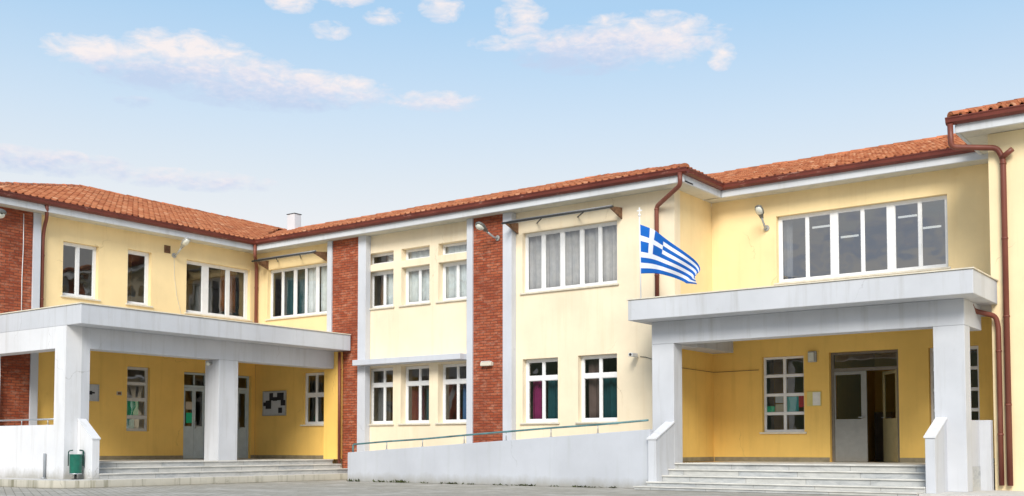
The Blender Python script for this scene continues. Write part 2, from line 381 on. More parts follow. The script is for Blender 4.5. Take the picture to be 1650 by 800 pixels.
window(WB, -25.69, -24.70, 1.66, 3.30, even(-25.69, -24.70, 2, .07, .06), [(1.74, 2.54), (2.66, 3.23)], recess=.12)

# ---- brick panels and the painted strips beside them
PR = .22
def brickp(w, a0, a1, z0, z1, d=-PR+.05): q = MB(); w.box(q, a0, a1, d, -.002, z0, z1); return q.build('brick_panel', M['brick'], school)
def stripp(w, a0, a1, z0, z1, d=-PR): q = MB(); w.box(q, a0, a1, d, -.002, z0, z1); return q.build('pilaster_strip', M['strip'], school, bevel=.008)
stripp(WB, -24.41, -24.215, 4.36, 7.335); brickp(WB, -24.213, -23.082, 4.0, 7.333); stripp(WB, -23.08, -22.76, .1, 7.335)
brickp(WB, -23.74, -23.082, .1, 3.998)
stripp(WB, -18.87, -18.665, .1, 7.335); brickp(WB, -18.663, -17.612, .1, 7.333); stripp(WB, -17.61, -17.31, .1, 7.335)
brickp(WA, 13.8, 15.878, .1, 7.333, -.10); stripp(WA, 15.88, 16.10, .1, 7.335, -.14)
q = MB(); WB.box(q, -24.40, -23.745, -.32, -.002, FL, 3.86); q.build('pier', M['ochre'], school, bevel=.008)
# concrete hood over the three lower windows
q = MB(); WB.box(q, -23.02, -18.872, -.50, -.225, 3.385, 3.55); WB.box(q, -22.755, -18.872, -.224, -.003, 3.385, 3.55); q.build('window_hood', M['strip'], school, bevel=.012)

# ---- recessed entrance block (walls C and D)
D_op = [(-10.70, -6.56, 5.07, 6.77), (-11.13, -10.03, 1.32, 3.22), (-7.04, -5.95, 1.32, 3.24), (-9.39, -7.73, FL-.001, 3.25)]
mb = MB(); WD.plate(mb, -12.479, -5.202, 4.12, 7.34, [h for h in D_op if h[2] > 4], 0, TH); mb.build('wall', M['yellow'], school)
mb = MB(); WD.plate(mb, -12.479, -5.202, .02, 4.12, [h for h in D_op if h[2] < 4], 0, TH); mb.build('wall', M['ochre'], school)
mb = MB(); WC.box(mb, 23.762+TH, 25.838, 0, .25, 4.12, 7.34); WC.box(mb, 23.763, 23.761+TH, 0.001, .24, 4.12, 7.34); mb.build('wall', M['yellow'], school, merge=False)
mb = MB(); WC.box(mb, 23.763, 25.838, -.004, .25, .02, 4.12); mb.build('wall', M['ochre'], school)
pc = [(-10.61, -9.985), (-9.915, -9.355), (-9.175, -8.60), (-8.53, -7.975), (-7.795, -7.25), (-7.18, -6.64)]
window(WD, -10.70, -6.56, 5.07, 6.77, pc, [(5.16, 6.69)], glass='glasssky')
rw = [(1.37, 1.765), (1.815, 2.235), (2.285, 2.715), (2.765, 3.175)]
window(WD, -11.13, -10.03, 1.32, 3.22, even(-11.13, -10.03, 2, .045, .05), rw, recess=.12)
window(WD, -7.04, -5.95, 1.32, 3.24, even(-7.04, -5.95, 2, .045, .05), rw, recess=.12)
# main door: left leaf shut, right leaf swung inwards
dm = MB(); WD.plate(dm, -9.385, -7.735, FL+.002, 3.246, [(-9.32, -7.80, FL+.002, 2.78), (-9.32, -7.80, 2.86, 3.19)], .12, .20)
door = dm.build('door', M['darkframe'], school, merge=False)
lf = MB(); WD.plate(lf, -9.315, -8.53, FL+.008, 2.775, [(-9.285, -8.66, 1.62, 2.70)], .135, .185); leaf = lf.build('leaf', M['greyframe'], door, merge=False)
g = MB(); g.quad([WD.P(-9.26, .16, 1.61), WD.P(-8.60, .16, 1.61), WD.P(-8.60, .16, 2.70), WD.P(-9.26, .16, 2.70)])
tg = MB(); tg.quad([WD.P(-9.33, .16, 2.85), WD.P(-7.79, .16, 2.85), WD.P(-7.79, .16, 3.20), WD.P(-9.33, .16, 3.20)]); tg.build('transom_pane', M['glass'], door, merge=False)
ang = R(49); hx, hy = -7.805, WD.pos+.16
def LP(a, d, z): return (hx-a*math.cos(ang)+d*math.sin(ang), hy+a*math.sin(ang)+d*math.cos(ang), z)
class Leaf(Wall):
    def __init__(s): pass
    def P(s, a, d, z): return LP(a, d, z)
LW = Leaf(); lf = MB(); LW.plate(lf, 0, .78, FL+.008, 2.775, [(.06, .72, 1.63, 2.70)], -.025, .025); lf.build('leaf', M['leafinner'], door, merge=False)
g.quad([LP(.07, 0, 1.62), LP(.71, 0, 1.62), LP(.71, 0, 2.69), LP(.07, 0, 2.69)])
g.build('pane', M['glassdark'], door, merge=False)
h = MB(); h.tube([WD.P(-8.60, .135, 1.66), WD.P(-8.60, .075, 1.66), WD.P(-8.72, .075, 1.66)], .013, 8); h.build('handle', M['metal'], door)
h = MB(); h.tube([LP(.73, -.025, 1.66), LP(.73, -.085, 1.66), LP(.61, -.085, 1.66)], .013, 8); h.build('handle', M['metal'], door)

# ---- right block (wall E)
mb = MB(); WE.plate(mb, -5.20, 9.0, .02, 7.42, [(2.0, 4.6, 5.12, 6.76), (2.0, 4.6, 1.6, 3.3)], 0, TH); mb.build('wall', M['warmcream'], school)
mb = MB(); mb.box((-5.20, WE.pos+TH, .02), (-4.95, 36, 7.42)); mb.build('wall', M['cream'], school)
window(WE, 2.0, 4.6, 5.12, 6.76, even(2.0, 4.6, 4), [(5.2, 6.68)]); window(WE, 2.0, 4.6, 1.6, 3.3, even(2.0, 4.6, 4), [(1.68, 2.7), (2.8, 3.22)])
# skirting of dark marble along the porch walls
skm = plain('skirting_marble', (.30, .25, .16, 1), .6, .15, 6)
for w_, k0, k1 in ((WA, 16.11, 20.94), (WA, 23.59, 23.73), (WB, -27.93, -24.41), (WD, -12.45, -9.40), (WD, -7.72, -5.21), (WC, 23.77, 25.80)):
    q = MB(); w_.box(q, k0, k1, -.022, -.006, FL+.001, FL+.11); q.build('skirting', skm, school)

# ---- inside: floors, ceilings, partitions and outer rear walls, so that the glass looks into rooms
q = MB()
q.box((-43, 13.8, 3.92), (-28.26, 36, 4.22)); q.box((-28.25, 24.07, 3.92), (-12.75, 36, 4.22)); q.box((-12.74, 26.15, 3.92), (-5.21, 36, 4.22)); q.box((-4.94, 24.07, 3.92), (9, 36, 4.22))
q.box((-43, 13.8, .30), (-28.26, 36, .575)); q.box((-28.25, 24.07, .30), (-12.75, 36, .575)); q.box((-12.74, 26.15, .30), (-5.21, 36, .575)); q.box((-4.94, 24.07, .3), (9, 36, .575))
q.build('inner_floor', M['innerfloor'], school, merge=False)
q = MB()
q.box((-43, 13.8, 7.10), (-28.26, 36, 7.2)); q.box((-28.25, 24.07, 7.10), (-12.75, 36, 7.2)); q.box((-12.74, 26.15, 7.10), (-5.21, 36, 7.2)); q.box((-4.94, 24.07, 7.1), (9, 36, 7.2))
q.build('inner_ceiling', M['plaster'], school, merge=False)
q = MB()
for z0, z1 in ((.58, 3.91), (4.225, 7.09)):
    q.box((-34.0, 13.9, z0), (-33.85, 30.0, z1)); q.box((-33.84, 29.9, z0), (-12.8, 30.05, z1)); q.box((-12.6, 30.2 if z0 < 4 else 31.2, z0), (-5.25, 31.35, z1)); q.box((-4.9, 30, z0), (9, 30.1, z1))
    if z0 < 4:
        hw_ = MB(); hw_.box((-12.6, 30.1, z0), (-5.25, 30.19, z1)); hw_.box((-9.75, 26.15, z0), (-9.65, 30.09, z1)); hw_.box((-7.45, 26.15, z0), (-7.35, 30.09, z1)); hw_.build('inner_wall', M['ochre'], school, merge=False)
        hw_ = MB(); hw_.box((-9.0, 30.02, z0), (-8.0, 30.098, 2.55)); hw_.box((-9.55, 29.7, z0), (-9.1, 30.0, 1.9)); hw_.build('inner_door', M['darkframe'], school, merge=False)
    for y in (18.45, 20.4): q.box((-33.84, y, z0), (-28.27, y+.12, z1))
    for x in (-23.6, -18.2, -13.3): q.box((x, 24.08, z0), (x+.12, 29.89, z1))
q.box((-43, 13.75, .02), (-28.26, 13.79, 7.34)); q.box((-43.2, 13.75, .02), (-43.01, 36, 7.34)); q.box((-43, 36.01, .02), (9, 36.2, 7.34)); q.box((9.01, 23.76, .02), (9.2, 36, 7.34))
q.build('inner_wall', M['plaster'], school, merge=False)

# ------------------------------------------------------------------ roofs
def roof_plane(name, P0, e, up, pitch, L, run, amin, amax, tw=.195, course=.30):
    """barrel tiles on a plane: P0 eave start, e along the eave, up = horizontal direction up the slope,
    amin/amax(t): clipping of the along-eave coordinate at horizontal distance t up the slope"""
    mb = MB(); mb.tint = []
    e = Vector(e); upv = Vector(up); nrm_len = math.sqrt(1+pitch*pitch)
    sl = Vector((upv.x, upv.y, pitch))/nrm_len; nz = e.cross(sl); nz = nz if nz.z > 0 else -nz
    P0 = Vector(P0); slen = run*nrm_len
    rows = int(slen/course)+1; n = 6
    for r in range(rows):
        t0 = r*course; t1 = min(t0+course*1.06, slen)
        lo = amin(t0/nrm_len); hi = amax(t0/nrm_len)
        lo1 = amin(t1/nrm_len); hi1 = amax(t1/nrm_len)
        c0 = int(math.floor(min(lo, lo1)/tw)); c1 = int(math.ceil(max(hi, hi1)/tw))
        for c in range(c0, c1):
            tint = min(1, max(0, random.gauss(.56, .17))); dz = random.uniform(-.006, .006); da = random.uniform(-.008, .008)
            i0 = len(mb.v)
            for tt, lift, l_, h_ in ((t0-.02, .022, lo, hi), (t1, .004, lo1, hi1)):
                for k in range(n+1):
                    f = k/n; a = min(max(c*tw+tw*f, l_), h_)
                    prof = .105*math.sin(math.pi*min(1, f/.72))**.8 if f < .72 else -.012*math.sin(math.pi*(f-.72)/.28)
                    p = P0+e*(a+da)+sl*tt+nz*(prof+lift+dz)
                    mb.v.append(tuple(p)); mb.tint.append(tint)
            w = abs(mb.v[i0+n][0]-mb.v[i0][0])+abs(mb.v[i0+n][1]-mb.v[i0][1])+abs(mb.v[i0+2*n+1][0]-mb.v[i0+n+1][0])+abs(mb.v[i0+2*n+1][1]-mb.v[i0+n+1][1])
            if w < .03: continue
            for k in range(n):
                mb.f.append((i0+k, i0+k+1, i0+n+2+k, i0+n+1+k)); mb.mi.append(0); mb.sm.append(True)
            # the mouth of the barrel and the tile's front edge
            i1 = len(mb.v)
            for k in range(n+1):
                p = Vector(mb.v[i0+k]); mb.v.append(tuple(p-nz*.028)); mb.tint.append(tint*.6)
            for k in range(n): mb.f.append((i0+k, i1+k, i1+k+1, i0+k+1)); mb.mi.append(0); mb.sm.append(False)
    # closed deck just below the tiles
    pts = []
    for t, fn in ((0, amin), (0, amax), (run, amax), (run, amin)):
        pts.append(P0+e*fn(t)+Vector((upv.x*t, upv.y*t, pitch*t))-nz*.03)
    i = len(mb.v)
    for p in pts: mb.v.append(tuple(p)); mb.tint.append(.2)
    mb.f.append((i, i+1, i+2, i+3)); mb.mi.append(0); mb.sm.append(False)
    return mb.build(name, M['tile'], school)
def caps(a, b, parent, r=.11, lift=.06):
    mb = MB(); a = Vector(a); b = Vector(b); d = (b-a); Ln = d.length; d.normalize(); n = max(1, int(Ln/.38)); mb.tint = None
    side = d.cross(Vector((0, 0, 1))).normalized(); upw = side.cross(d)
    for k in range(n):
        s0 = a+d*(k*Ln/n-.02); s1 = a+d*((k+1)*Ln/n+.02)
        j = Vector((random.uniform(-.012, .012), random.uniform(-.012, .012), lift+random.uniform(-.01, .01)))
        for m_ in range(7):
            t0 = math.pi*m_/7; t1 = math.pi*(m_+1)/7
            q = []
            for s_, rr, t in ((s0, r*1.12, t0), (s0, r*1.12, t1), (s1, r*.95, t1), (s1, r*.95, t0)):
                q.append(s_+j+side*(rr*math.cos(t))+upw*(rr*.8*math.sin(t)))
            mb.quad(q, 0, True)
        ring = [s0+j+side*(r*1.12*math.cos(math.pi*m_/7))+upw*(r*.9*math.sin(math.pi*m_/7)) for m_ in range(8)]
        mb.quad(ring)
    o = mb.build('ridge_cap', M['cap'], parent, merge=False); return o
M['cap'] = plain('ridge_clay', (.50, .17, .075, 1), .8, .35, 2.5)
EZ = 7.585
# left wing: eave along y, hip at the near end
run = 8.0; yc = 13.9
rA = roof_plane('roof', (-27.36, 0, EZ), (0, 1, 0), (-1, 0, 0), .33, 20, run, lambda t: yc+t, lambda t: 23.2+t)
roof_plane('roof', (-27.36, yc, EZ), (-1, 0, 0), (0, 1, 0), .33, 16, run, lambda t: t, lambda t: 16-t)
roof_plane('roof', (-43.4, 0, EZ), (0, 1, 0), (1, 0, 0), .33, 20, run, lambda t: yc+t, lambda t: 36)
caps((-27.36, yc, EZ), (-35.36, yc+8, EZ+.33*8), rA); caps((-35.36, yc+8, EZ+.33*8), (-35.36, 33.5, EZ+.33*8), rA)
# main wing
run = 6.45
rB = roof_plane('roof', (0, 23.17, EZ), (1, 0, 0), (0, 1, 0), .31, 20, run, lambda t: -27.36-t, lambda t: -11.89-t)
roof_plane('roof', (-11.89, 0, EZ), (0, 1, 0), (-1, 0, 0), .31, 20, run, lambda t: 23.17+t, lambda t: 25.25+1.2*t)
roof_plane('roof', (0, 36.05, EZ), (1, 0, 0), (0, -1, 0), .31, 20, run, lambda t: -43, lambda t: -11.9-t)
caps((-11.89, 23.17, EZ), (-18.34, 29.62, EZ+.31*6.45), rB); caps((-35, 29.62, EZ+.31*6.45), (-18.34, 29.62, EZ+.31*6.45), rB)
# entrance block
rD = roof_plane('roof', (0, 25.25, EZ), (1, 0, 0), (0, 1, 0), .33, 20, 4.5, lambda t: -11.89-t*.9, lambda t: -5.72+t*.9)
roof_plane('roof', (0, 34.25, EZ), (1, 0, 0), (0, -1, 0), .33, 20, 4.5, lambda t: -11.89-t*.9, lambda t: -2.0)
caps((-16.2, 29.75, EZ+.33*4.5), (-1.6, 29.75, EZ+.33*4.5), rD)
# right block
EE = 7.70
rE = roof_plane('roof', (0, 23.17, EE), (1, 0, 0), (0, 1, 0), .33, 20, 5.5, lambda t: -5.78+t, lambda t: 9.5)
roof_plane('roof', (-5.78, 0, EE), (0, 1, 0), (1, 0, 0), .33, 20, 5.5, lambda t: 23.17+t, lambda t: 25.25+1.1*t)
caps((-5.78, 23.17, EE), (-.28, 28.67, EE+.33*5.5), rE)

# fascia, soffit and gutters
def eaves(roof, w, a0, a1, z, over=.52, g0=0, g1=0, s0=None):
    """g0/g1 lengthen the gutter beyond the fascia ends (mitres)"""
    f = MB(); w.box(f, a0, a1, -over, -over+.07, z, z+.245); f.build('fascia', M['fascia'], roof, bevel=.008)
    s_ = MB(); w.box(s_, a0 if s0 is None else s0, a1, -over+.072, -.002, z+.012, z+.05); s_.build('soffit', M['soffit'], roof)
    prof = [(-over-.003, z+.175), (-over-.075, z+.175), (-over-.125, z+.215), (-over-.135, z+.275), (-over-.155, z+.30), (-over-.155, z+.318), (-over-.125, z+.318), (-over-.115, z+.225), (-over-.03, z+.225), (-over-.003, z+.30)]
    m_ = MB(); p0 = [w.P(a0-g0, d, zz) for d, zz in prof]; v = Vector(w.P(a1+g1, 0, 0))-Vector(w.P(a0-g0, 0, 0))
    m_.prism(p0, v); m_.build('gutter', M['gutter'], roof)
ez = 7.325
eaves(rA, WA, 13.4, 23.24, ez, g1=-.02)
eaves(rB, WB, -27.43, -11.96, ez, g0=-.02, g1=.15, s0=-27.947)
eaves(rD, WC, 23.315, 25.32, ez, g0=.07, g1=-.02, s0=23.762)
eaves(rD, WD, -11.958, -5.21, ez, g0=-.02, g1=-.50, s0=-12.477)
eaves(rE, WE, -5.72, 9.4, ez+.09, g0=.155)
q = MB(); q.box((-5.72, 23.312, ez+.09), (-5.65, 25.315, ez+.335)); q.build('fascia', M['fascia'], rE)
q = MB(); q.box((-5.648, 23.77, ez+.10), (-5.205, 25.31, ez+.14)); q.build('soffit', M['soffit'], rE)
# chimney
q = MB(); q.box((-32.90, 29.5, 8.8), (-32.46, 29.85, 10.30), 0); q.box((-32.925, 29.475, 10.302), (-32.435, 29.875, 10.325), 1); q.build('chimney', [M['white'], M['darkmetal']], rA, bevel=.01, merge=False)

# downpipes
def rounded(pts, r=.07, n=4):
    pts = [Vector(p) for p in pts]; out = [pts[0]]
    for a, b_, c in zip(pts, pts[1:], pts[2:]):
        d0 = (a-b_).normalized(); d1 = (c-b_).normalized(); rr = min(r, (a-b_).length*.45, (c-b_).length*.45)
        for k in range(n+1):
            t = k/n; out.append((b_+d0*rr)*(1-t)**2+b_*2*t*(1-t)+(b_+d1*rr)*t*t)
    return out+[pts[-1]]
def pipe(pts, r=.05, mat='pipe', brackets=(), wall=None):
    q = MB(); q.tube(rounded(pts, .10), r, 12)
    for z in brackets:
        x, y = pts[-1][0], pts[-1][1]; q.tube([(x, y, z-.02), (x, y, z+.02)], r+.008, 12)
    return q.build('downpipe', M[mat], school, merge=False)
pipe([(-27.4, 16.0, 7.50), (-27.55, 16.1, 7.2), (-27.82, 16.19, 6.98), (-27.88, 16.19, 6.7), (-27.88, 16.19, 4.30)], .05, brackets=(5.0, 6.2))
pipe([(-27.36, 23.18, 7.5), (-27.36, 23.18, 7.15), (-27.84, 23.66, 6.9), (-27.84, 23.66, 4.3)], .055, brackets=(5.0, 6.2))
pipe([(-11.98, 23.10, 7.52), (-11.98, 23.12, 7.22), (-12.92, 23.66, 6.92), (-12.92, 23.66, 4.3)], .055, brackets=(6.85, 5.2))
pipe([(-5.79, 23.15, 7.6), (-5.79, 23.20, 7.13), (-5.0, 23.64, 7.08), (-4.90, 23.68, 6.85), (-4.90, 23.68, .16)], .058, brackets=(6.75, 5.2, 3.6, 1.8))
q = MB(); q.tube([(-4.93, 23.66, 6.86), (-4.70, 23.60, 7.0)], .055, 10); q.build('downpipe', M['pipe'], school)
pipe([(-5.45, 23.1, 3.83), (-5.45, 23.30, 3.72), (-5.10, 23.64, 3.62), (-5.06, 23.68, 3.4), (-5.06, 23.68, .16)], .052, brackets=(2.9, 1.2))
pipe([(-23.66, 23.36, 3.83), (-23.66, 23.38, .45)], .045, brackets=(3.3,))

# ------------------------------------------------------------------ porches
ZT, ZB, BB = 4.34, 3.87, 3.345      # slab top, slab bottom, beam bottom
pl = thing('entrance_porch', 'grey flat roofed porch in front of the left wing with a middle column', 'porch', (-25.6, 19, FL))
q = MB(); q.box((-27.94, 14.56, ZB), (-23.36, 23.53, ZT)); q.build('canopy_slab', M['grey'], pl, bevel=.012)
q = MB(); q.box((-27.94, 14.535, ZT+.003), (-23.335, 23.53, ZT+.032)); q.build('coping', M['sill'], pl, bevel=.005)
q = MB(); q.box((-24.42, 15.2, BB), (-23.96, 23.43, ZB-.002)); q.build('beam', M['grey'], pl, bevel=.01)
sw = Wall('y', 14.56); q = MB(); sw.plate(q, -27.94, -23.96, .03, ZB-.002, [(-27.7, -24.43, 1.485, BB-.01)], .0, .42); q.build('side_wall', M['white'], pl)
q = MB(); q.box((-24.43, 14.982, .03), (-23.962, 15.2, ZB-.003)); q.build('column', M['grey'], pl)
q = MB(); q.box((-24.56, 19.10, FL-.05), (-23.962, 19.76, BB-.002)); q.build('column', M['grey'], pl, bevel=.012)
pr = thing('entrance_porch', 'grey flat roofed porch over the main door, carrying the flag on its edge', 'porch', (-9, 23.5, FL))
q = MB(); q.box((-12.65, 21.76, ZB), (-5.08, 23.755, ZT)); q.box((-12.475, 23.7551, ZB), (-5.205, 25.835, ZT)); q.build('canopy_slab', M['grey'], pr, bevel=.012, merge=False)
q = MB(); q.box((-12.675, 21.735, ZT+.003), (-5.055, 23.754, ZT+.03)); q.build('coping', M['sill'], pr, bevel=.005)
q = MB(); q.box((-12.36, 22.36, BB), (-5.40, 22.78, ZB-.002)); q.box((-5.80, 22.782, BB+.002), (-5.402, 23.75, ZB-.002)); q.box((-12.36, 22.782, BB+.002), (-11.90, 23.75, ZB-.002)); q.build('beam', M['grey'], pr, bevel=.01, merge=False)
q = MB(); q.box((-12.47, 23.757, BB+.03), (-11.9, 25.83, ZB-.003)); q.build('beam', M['grey'], pr)
for x0, x1 in ((-12.36, -11.79), (-6.0, -5.40)):
    q = MB(); q.box((x0, 22.361, .06), (x1, 22.78, BB-.002)); q.build('column', M['grey'], pr, bevel=.012)
q = MB(); q.box((-5.40, 22.80, .06), (-5.22, 23.6, .1)); 
q = MB(); q.box((-5.64, 23.50, .05), (-5.21, 23.70, 1.49)); q.build('parapet', M['grey'], pr, bevel=.008)
q = MB(); q.box((-5.63, 22.782, .05), (-5.43, 23.498, 1.48)); q.build('parapet', M['grey'], pr, bevel=.008)

# ------------------------------------------------------------------ stairs
LV = [FL, .448, .312, .176]
sr = thing('staircase', 'five marble steps between sloping cheek walls up to the main door', 'steps', (-9, 22, 0))
ys = [22.36, 22.06, 21.76, 21.46]
q = MB(); q.box((-12.35, 22.39, .02), (-5.42, 25.83, FL-.03), 1); q.box((-11.785, 22.345, FL-.03), (-6.005, 25.82, FL), 0); q.build('landing', [M['tread'], M['riser']], sr, merge=False)
for i, y in enumerate(ys[1:], 1):
    x0 = -11.785 if i < 3 else -12.02; x1 = -5.96
    q = MB(); q.box((x0, y+.02, .02), (x1, ys[i-1]+.03, LV[i]-.032), 1); q.box((x0-.01, y-.01, LV[i]-.031), (x1, ys[i-1]+.028, LV[i]), 0)
    q.build('step', [M['tread'], M['riser']], sr, bevel=.006, merge=False)
q = MB(); q.box((-12.08, 21.02, .004), (-5.98, 21.478, .055), 1); q.box((-12.10, 21.0, .056), (-5.98, 21.476, .084), 0); q.build('step', [M['tread'], M['riser']], sr, bevel=.006, merge=False)
def cheek(parent, x0, x1, y0, y1, zb, zf, zr):
    q = MB(); q.prism([(x0, y0, zb), (x0, y0, zf), (x0, y1, zr), (x0, y1, zb)], (x1-x0, 0, 0)); o = q.build('cheek_wall', M['grey'], parent, bevel=.008)
    c = MB(); c.prism([(x0-.02, y0-.02, zf+.003), (x0-.02, y1, zr+.004), (x0-.02, y1, zr+.034), (x0-.02, y0-.02, zf+.034)], (x1-x0+.04, 0, 0)); c.build('coping', M['white'], o)
cheek(sr, -12.0, -11.79, 21.50, 22.357, .03, 1.11, 1.50)
cheek(sr, -5.955, -5.77, 21.50, 22.357, .03, 1.11, 1.50)
sl_ = thing('staircase', 'three long low marble steps up to the left porch beside the green bin', 'steps', (-23.6, 19, 0))
xs = [-23.96, -23.63, -23.33]
q = MB(); q.box((-27.93, 14.99, .03), (-23.99, 23.43, FL-.03), 1); q.box((-27.93, 14.985, FL-.03), (-23.955, 23.435, FL), 0); q.build('landing', [M['tread'], M['riser']], sl_, merge=False)
for i in (1, 2):
    ye = 23.43 if i == 1 else 23.50
    q = MB(); q.box((xs[i-1]-.03, 15.11, .03), (xs[i]-.02, ye, LV[i]-.032), 1); q.box((xs[i-1]-.028, 15.11, LV[i]-.031), (xs[i]+.01, ye+.01, LV[i]), 0)
    q.build('step', [M['tread'], M['riser']], sl_, bevel=.006, merge=False)
q = MB(); q.prism([(-23.955, 14.90, .05), (-23.955, 14.90, 1.60), (-23.33, 14.90, 1.13), (-23.33, 14.90, .05)], (0, .20, 0)); o = q.build('cheek_wall', M['white'], sl_, bevel=.008)
c = MB(); c.prism([(-23.95, 14.885, 1.604), (-23.315, 14.885, 1.126), (-23.315, 14.885, 1.156), (-23.95, 14.885, 1.634)], (0, .23, 0)); c.build('coping', M['white'], o)

# ------------------------------------------------------------------ ground, pavement, kerb
q = MB()
q.quad([(-700, -300, 0), (700, -300, 0), (700, 900, 0), (-700, 900, 0)]); struct(q, 'ground', M['ground'])
q = MB()
out = [(-40, 13.75), (-23.6, 13.75), (-22.95, 14.0), (-22.72, 14.6), (-22.72, 23.0), (-24.2, 23.0), (-24.2, 14.57), (-40, 14.57)]
q.prism([(x, y, .02) for x, y in out], (0, 0, .156)); struct(q, 'pavement', M['pave'])
q = MB(); kl = [(-40, 13.72), (-23.6, 13.72), (-22.94, 13.97), (-22.69, 14.6), (-22.69, 23.0)]
inner = [(-22.80, 23.0), (-22.80, 14.63), (-23.0, 14.08), (-23.6, 13.86), (-40, 13.86)]
q.prism([(x, y, .0) for x, y in kl+inner], (0, 0, .18)); struct(q, 'kerb', M['kerb'], bevel=.015)
q = MB(); q.box((-5.97, 21.1, .01), (9, 23.755, .06)); struct(q, 'pavement', M['pave'])
# far hills behind the photographer and all round the horizon
q = MB(); N = 90
for k in range(N):
    a0 = 2*math.pi*k/N; a1 = 2*math.pi*(k+1)/N
    hh = lambda a: 26+10*math.sin(a*3+1)+9*math.sin(a*7+2)+4*math.sin(a*17)
    p = lambda a, r, z: (r*math.cos(a), r*math.sin(a)+200, z)
    q.quad([p(a0, 430, -1), p(a1, 430, -1), p(a1, 500, hh(a1)), p(a0, 500, hh(a0))], 0, True)
    q.quad([p(a0, 500, hh(a0)), p(a1, 500, hh(a1)), p(a1, 560, -1), p(a0, 560, -1)], 0, True)
struct(q, 'hills', M['hill'])

# ------------------------------------------------------------------ ramp and rails
rp = thing('access_ramp', 'long grey wheelchair ramp with solid outer wall rising to the main porch', 'ramp', (-17, 22, 0))
q = MB(); tops = [(-21.53, .80), (-21.0, .83), (-17.14, 1.05), (-12.003, 1.345)]
q.prism([(-21.53, 21.6, .0)]+[(x, 21.6, z) for x, z in tops]+[(-12.003, 21.6, .0)], (0, .2, 0)); q.build('side_wall', M['rampgrey'], rp, bevel=.012)
q = MB(); q.prism([(-21.5, 21.803, .01), (-21.5, 21.803, .03), (-12.7, 21.803, FL), (-12.37, 21.803, FL), (-12.37, 21.803, .01)], (0, 1.5, 0)); q.build('deck', M['pave'], rp)
def rail(label, pts, posts, r, mat, group=None):
    o = thing('handrail', label, 'handrail', pts[0])
    q = MB(); q.tube(rounded(pts, .05), r, 10); q.build('rail', M[mat], o)
    for x, y, z0, z1 in posts:
        q = MB(); q.tube([(x, y, z0), (x, y, z1)], r*.55, 8); q.tube([(x, y, z0), (x, y, z0+.012)], r*1.5, 10); q.build('post', M['metal'], o)
    return o
ry = 21.7
zt = lambda x: .80+(x+21.53)*(1.345-.80)/(21.53-12.06)
zr_ = lambda x: 1.02+(x+21.47)*(1.56-1.02)/(21.47-12.0)
rail('teal painted pipe handrail along the top of the sloping grey ramp wall',
     [(-21.42, ry, zt(-21.42)), (-21.42, ry, zr_(-21.42))]+[(x, ry, zr_(x)+random.uniform(-.012, .012)) for x in (-20.2, -18.9, -17.4, -16.1, -14.8, -13.4)]+[(-12.1, ry, zr_(-12.1))],
     [(x, ry, zt(x), zr_(x)) for x in (-20.15, -18.87, -17.46, -16.12, -14.77, -13.44)], .024, 'teal')
rail('short grey metal rail in the opening of the white left porch side wall', [(-27.68, 14.75, 1.63), (-24.45, 14.75, 1.63)], [(-26.2, 14.75, 1.487, 1.63), (-25.0, 14.75, 1.487, 1.63)], .022, 'metal')

# ------------------------------------------------------------------ flag and pole
fp = thing('flagpole', 'thin white flagpole with cross finial fixed to the main porch edge', 'flagpole', (-12.44, 22.0, ZT+.03))
q = MB(); q.tube([(-12.44, 22.0, ZT+.03), (-12.465, 22.0, 6.32)], .017, 10); q.tube([(-12.44, 22.0, ZT+.031), (-12.44, 22.0, ZT+.06)], .05, 12); q.build('pole', M['frame'], fp)
q = MB()
bmq = [(-12.465, 22.0, 6.32+.035+.035*math.sin(t)) for t in (-1.2, -.6, 0, .6, 1.2)]
q.tube(bmq, [.012, .029, .035, .029, .012], 12)
q.box((-12.478, 21.992, 6.388), (-12.452, 22.008, 6.54)); q.box((-12.53, 21.9925, 6.452), (-12.479, 22.0075, 6.478)); q.box((-12.451, 21.9925, 6.452), (-12.40, 22.0075, 6.478)); q.build('finial', M['frame'], fp, merge=False)
def cat(pts, u):
    n = len(pts)-1; i = min(int(u*n), n-1); t = u*n-i
    p0 = Vector(pts[max(i-1, 0)]); p1 = Vector(pts[i]); p2 = Vector(pts[i+1]); p3 = Vector(pts[min(i+2, n)])
    return .5*((2*p1)+(-p0+p2)*t+(2*p0-5*p1+4*p2-p3)*t*t+(-p0+3*p1-3*p2+p3)*t**3)
top = [(-12.475, 6.15), (-11.98, 5.90), (-11.42, 5.50), (-11.03, 5.14), (-10.82, 4.80)]
bot = [(-12.45, 4.98), (-12.05, 4.935), (-11.63, 4.82), (-11.22, 4.64), (-10.80, 4.52)]
NU, NV = 81, 54
mb = MB()
def fpt(i, j):
    u = i/NU; v = j/NV; t = cat(top, u); b_ = cat(bot, u); p = t*(1-v)+b_*v
    amp = .20*min(1, u*2.2)
    y = 22.0-.25*u+amp*math.sin(6.3*u*1.5+1.4*v+.4)+.05*math.sin(16*u+4*v)*min(1, 3*u)
    return (p.x, y, p.y+.012*math.sin(12*u+2*v)*u)
vs = [[fpt(i, j) for j in range(NV+1)] for i in range(NU+1)]
mb.v = [p for col in vs for p in col]
for i in range(NU):
    for j in range(NV):
        x = i/3; yy = j/3                      # flag units 27 x 18
        if x < 10 and yy < 10: blue = not (4 <= x < 6 or 4 <= yy < 6)
        else: blue = int(yy//2) % 2 == 0
        k = i*(NV+1)+j
        mb.f.append((k, k+1, k+NV+2, k+NV+1)); mb.mi.append(0 if blue else 1); mb.sm.append(True)
fl = mb.build('flag', [M['flagblue'], M['flagwhite']], merge=False); md = fl.modifiers.new('cloth', 'SOLIDIFY'); md.thickness = .004
tag(fl, 'blue and white striped flag with a cross in its corner, blowing above the main porch', 'flag')

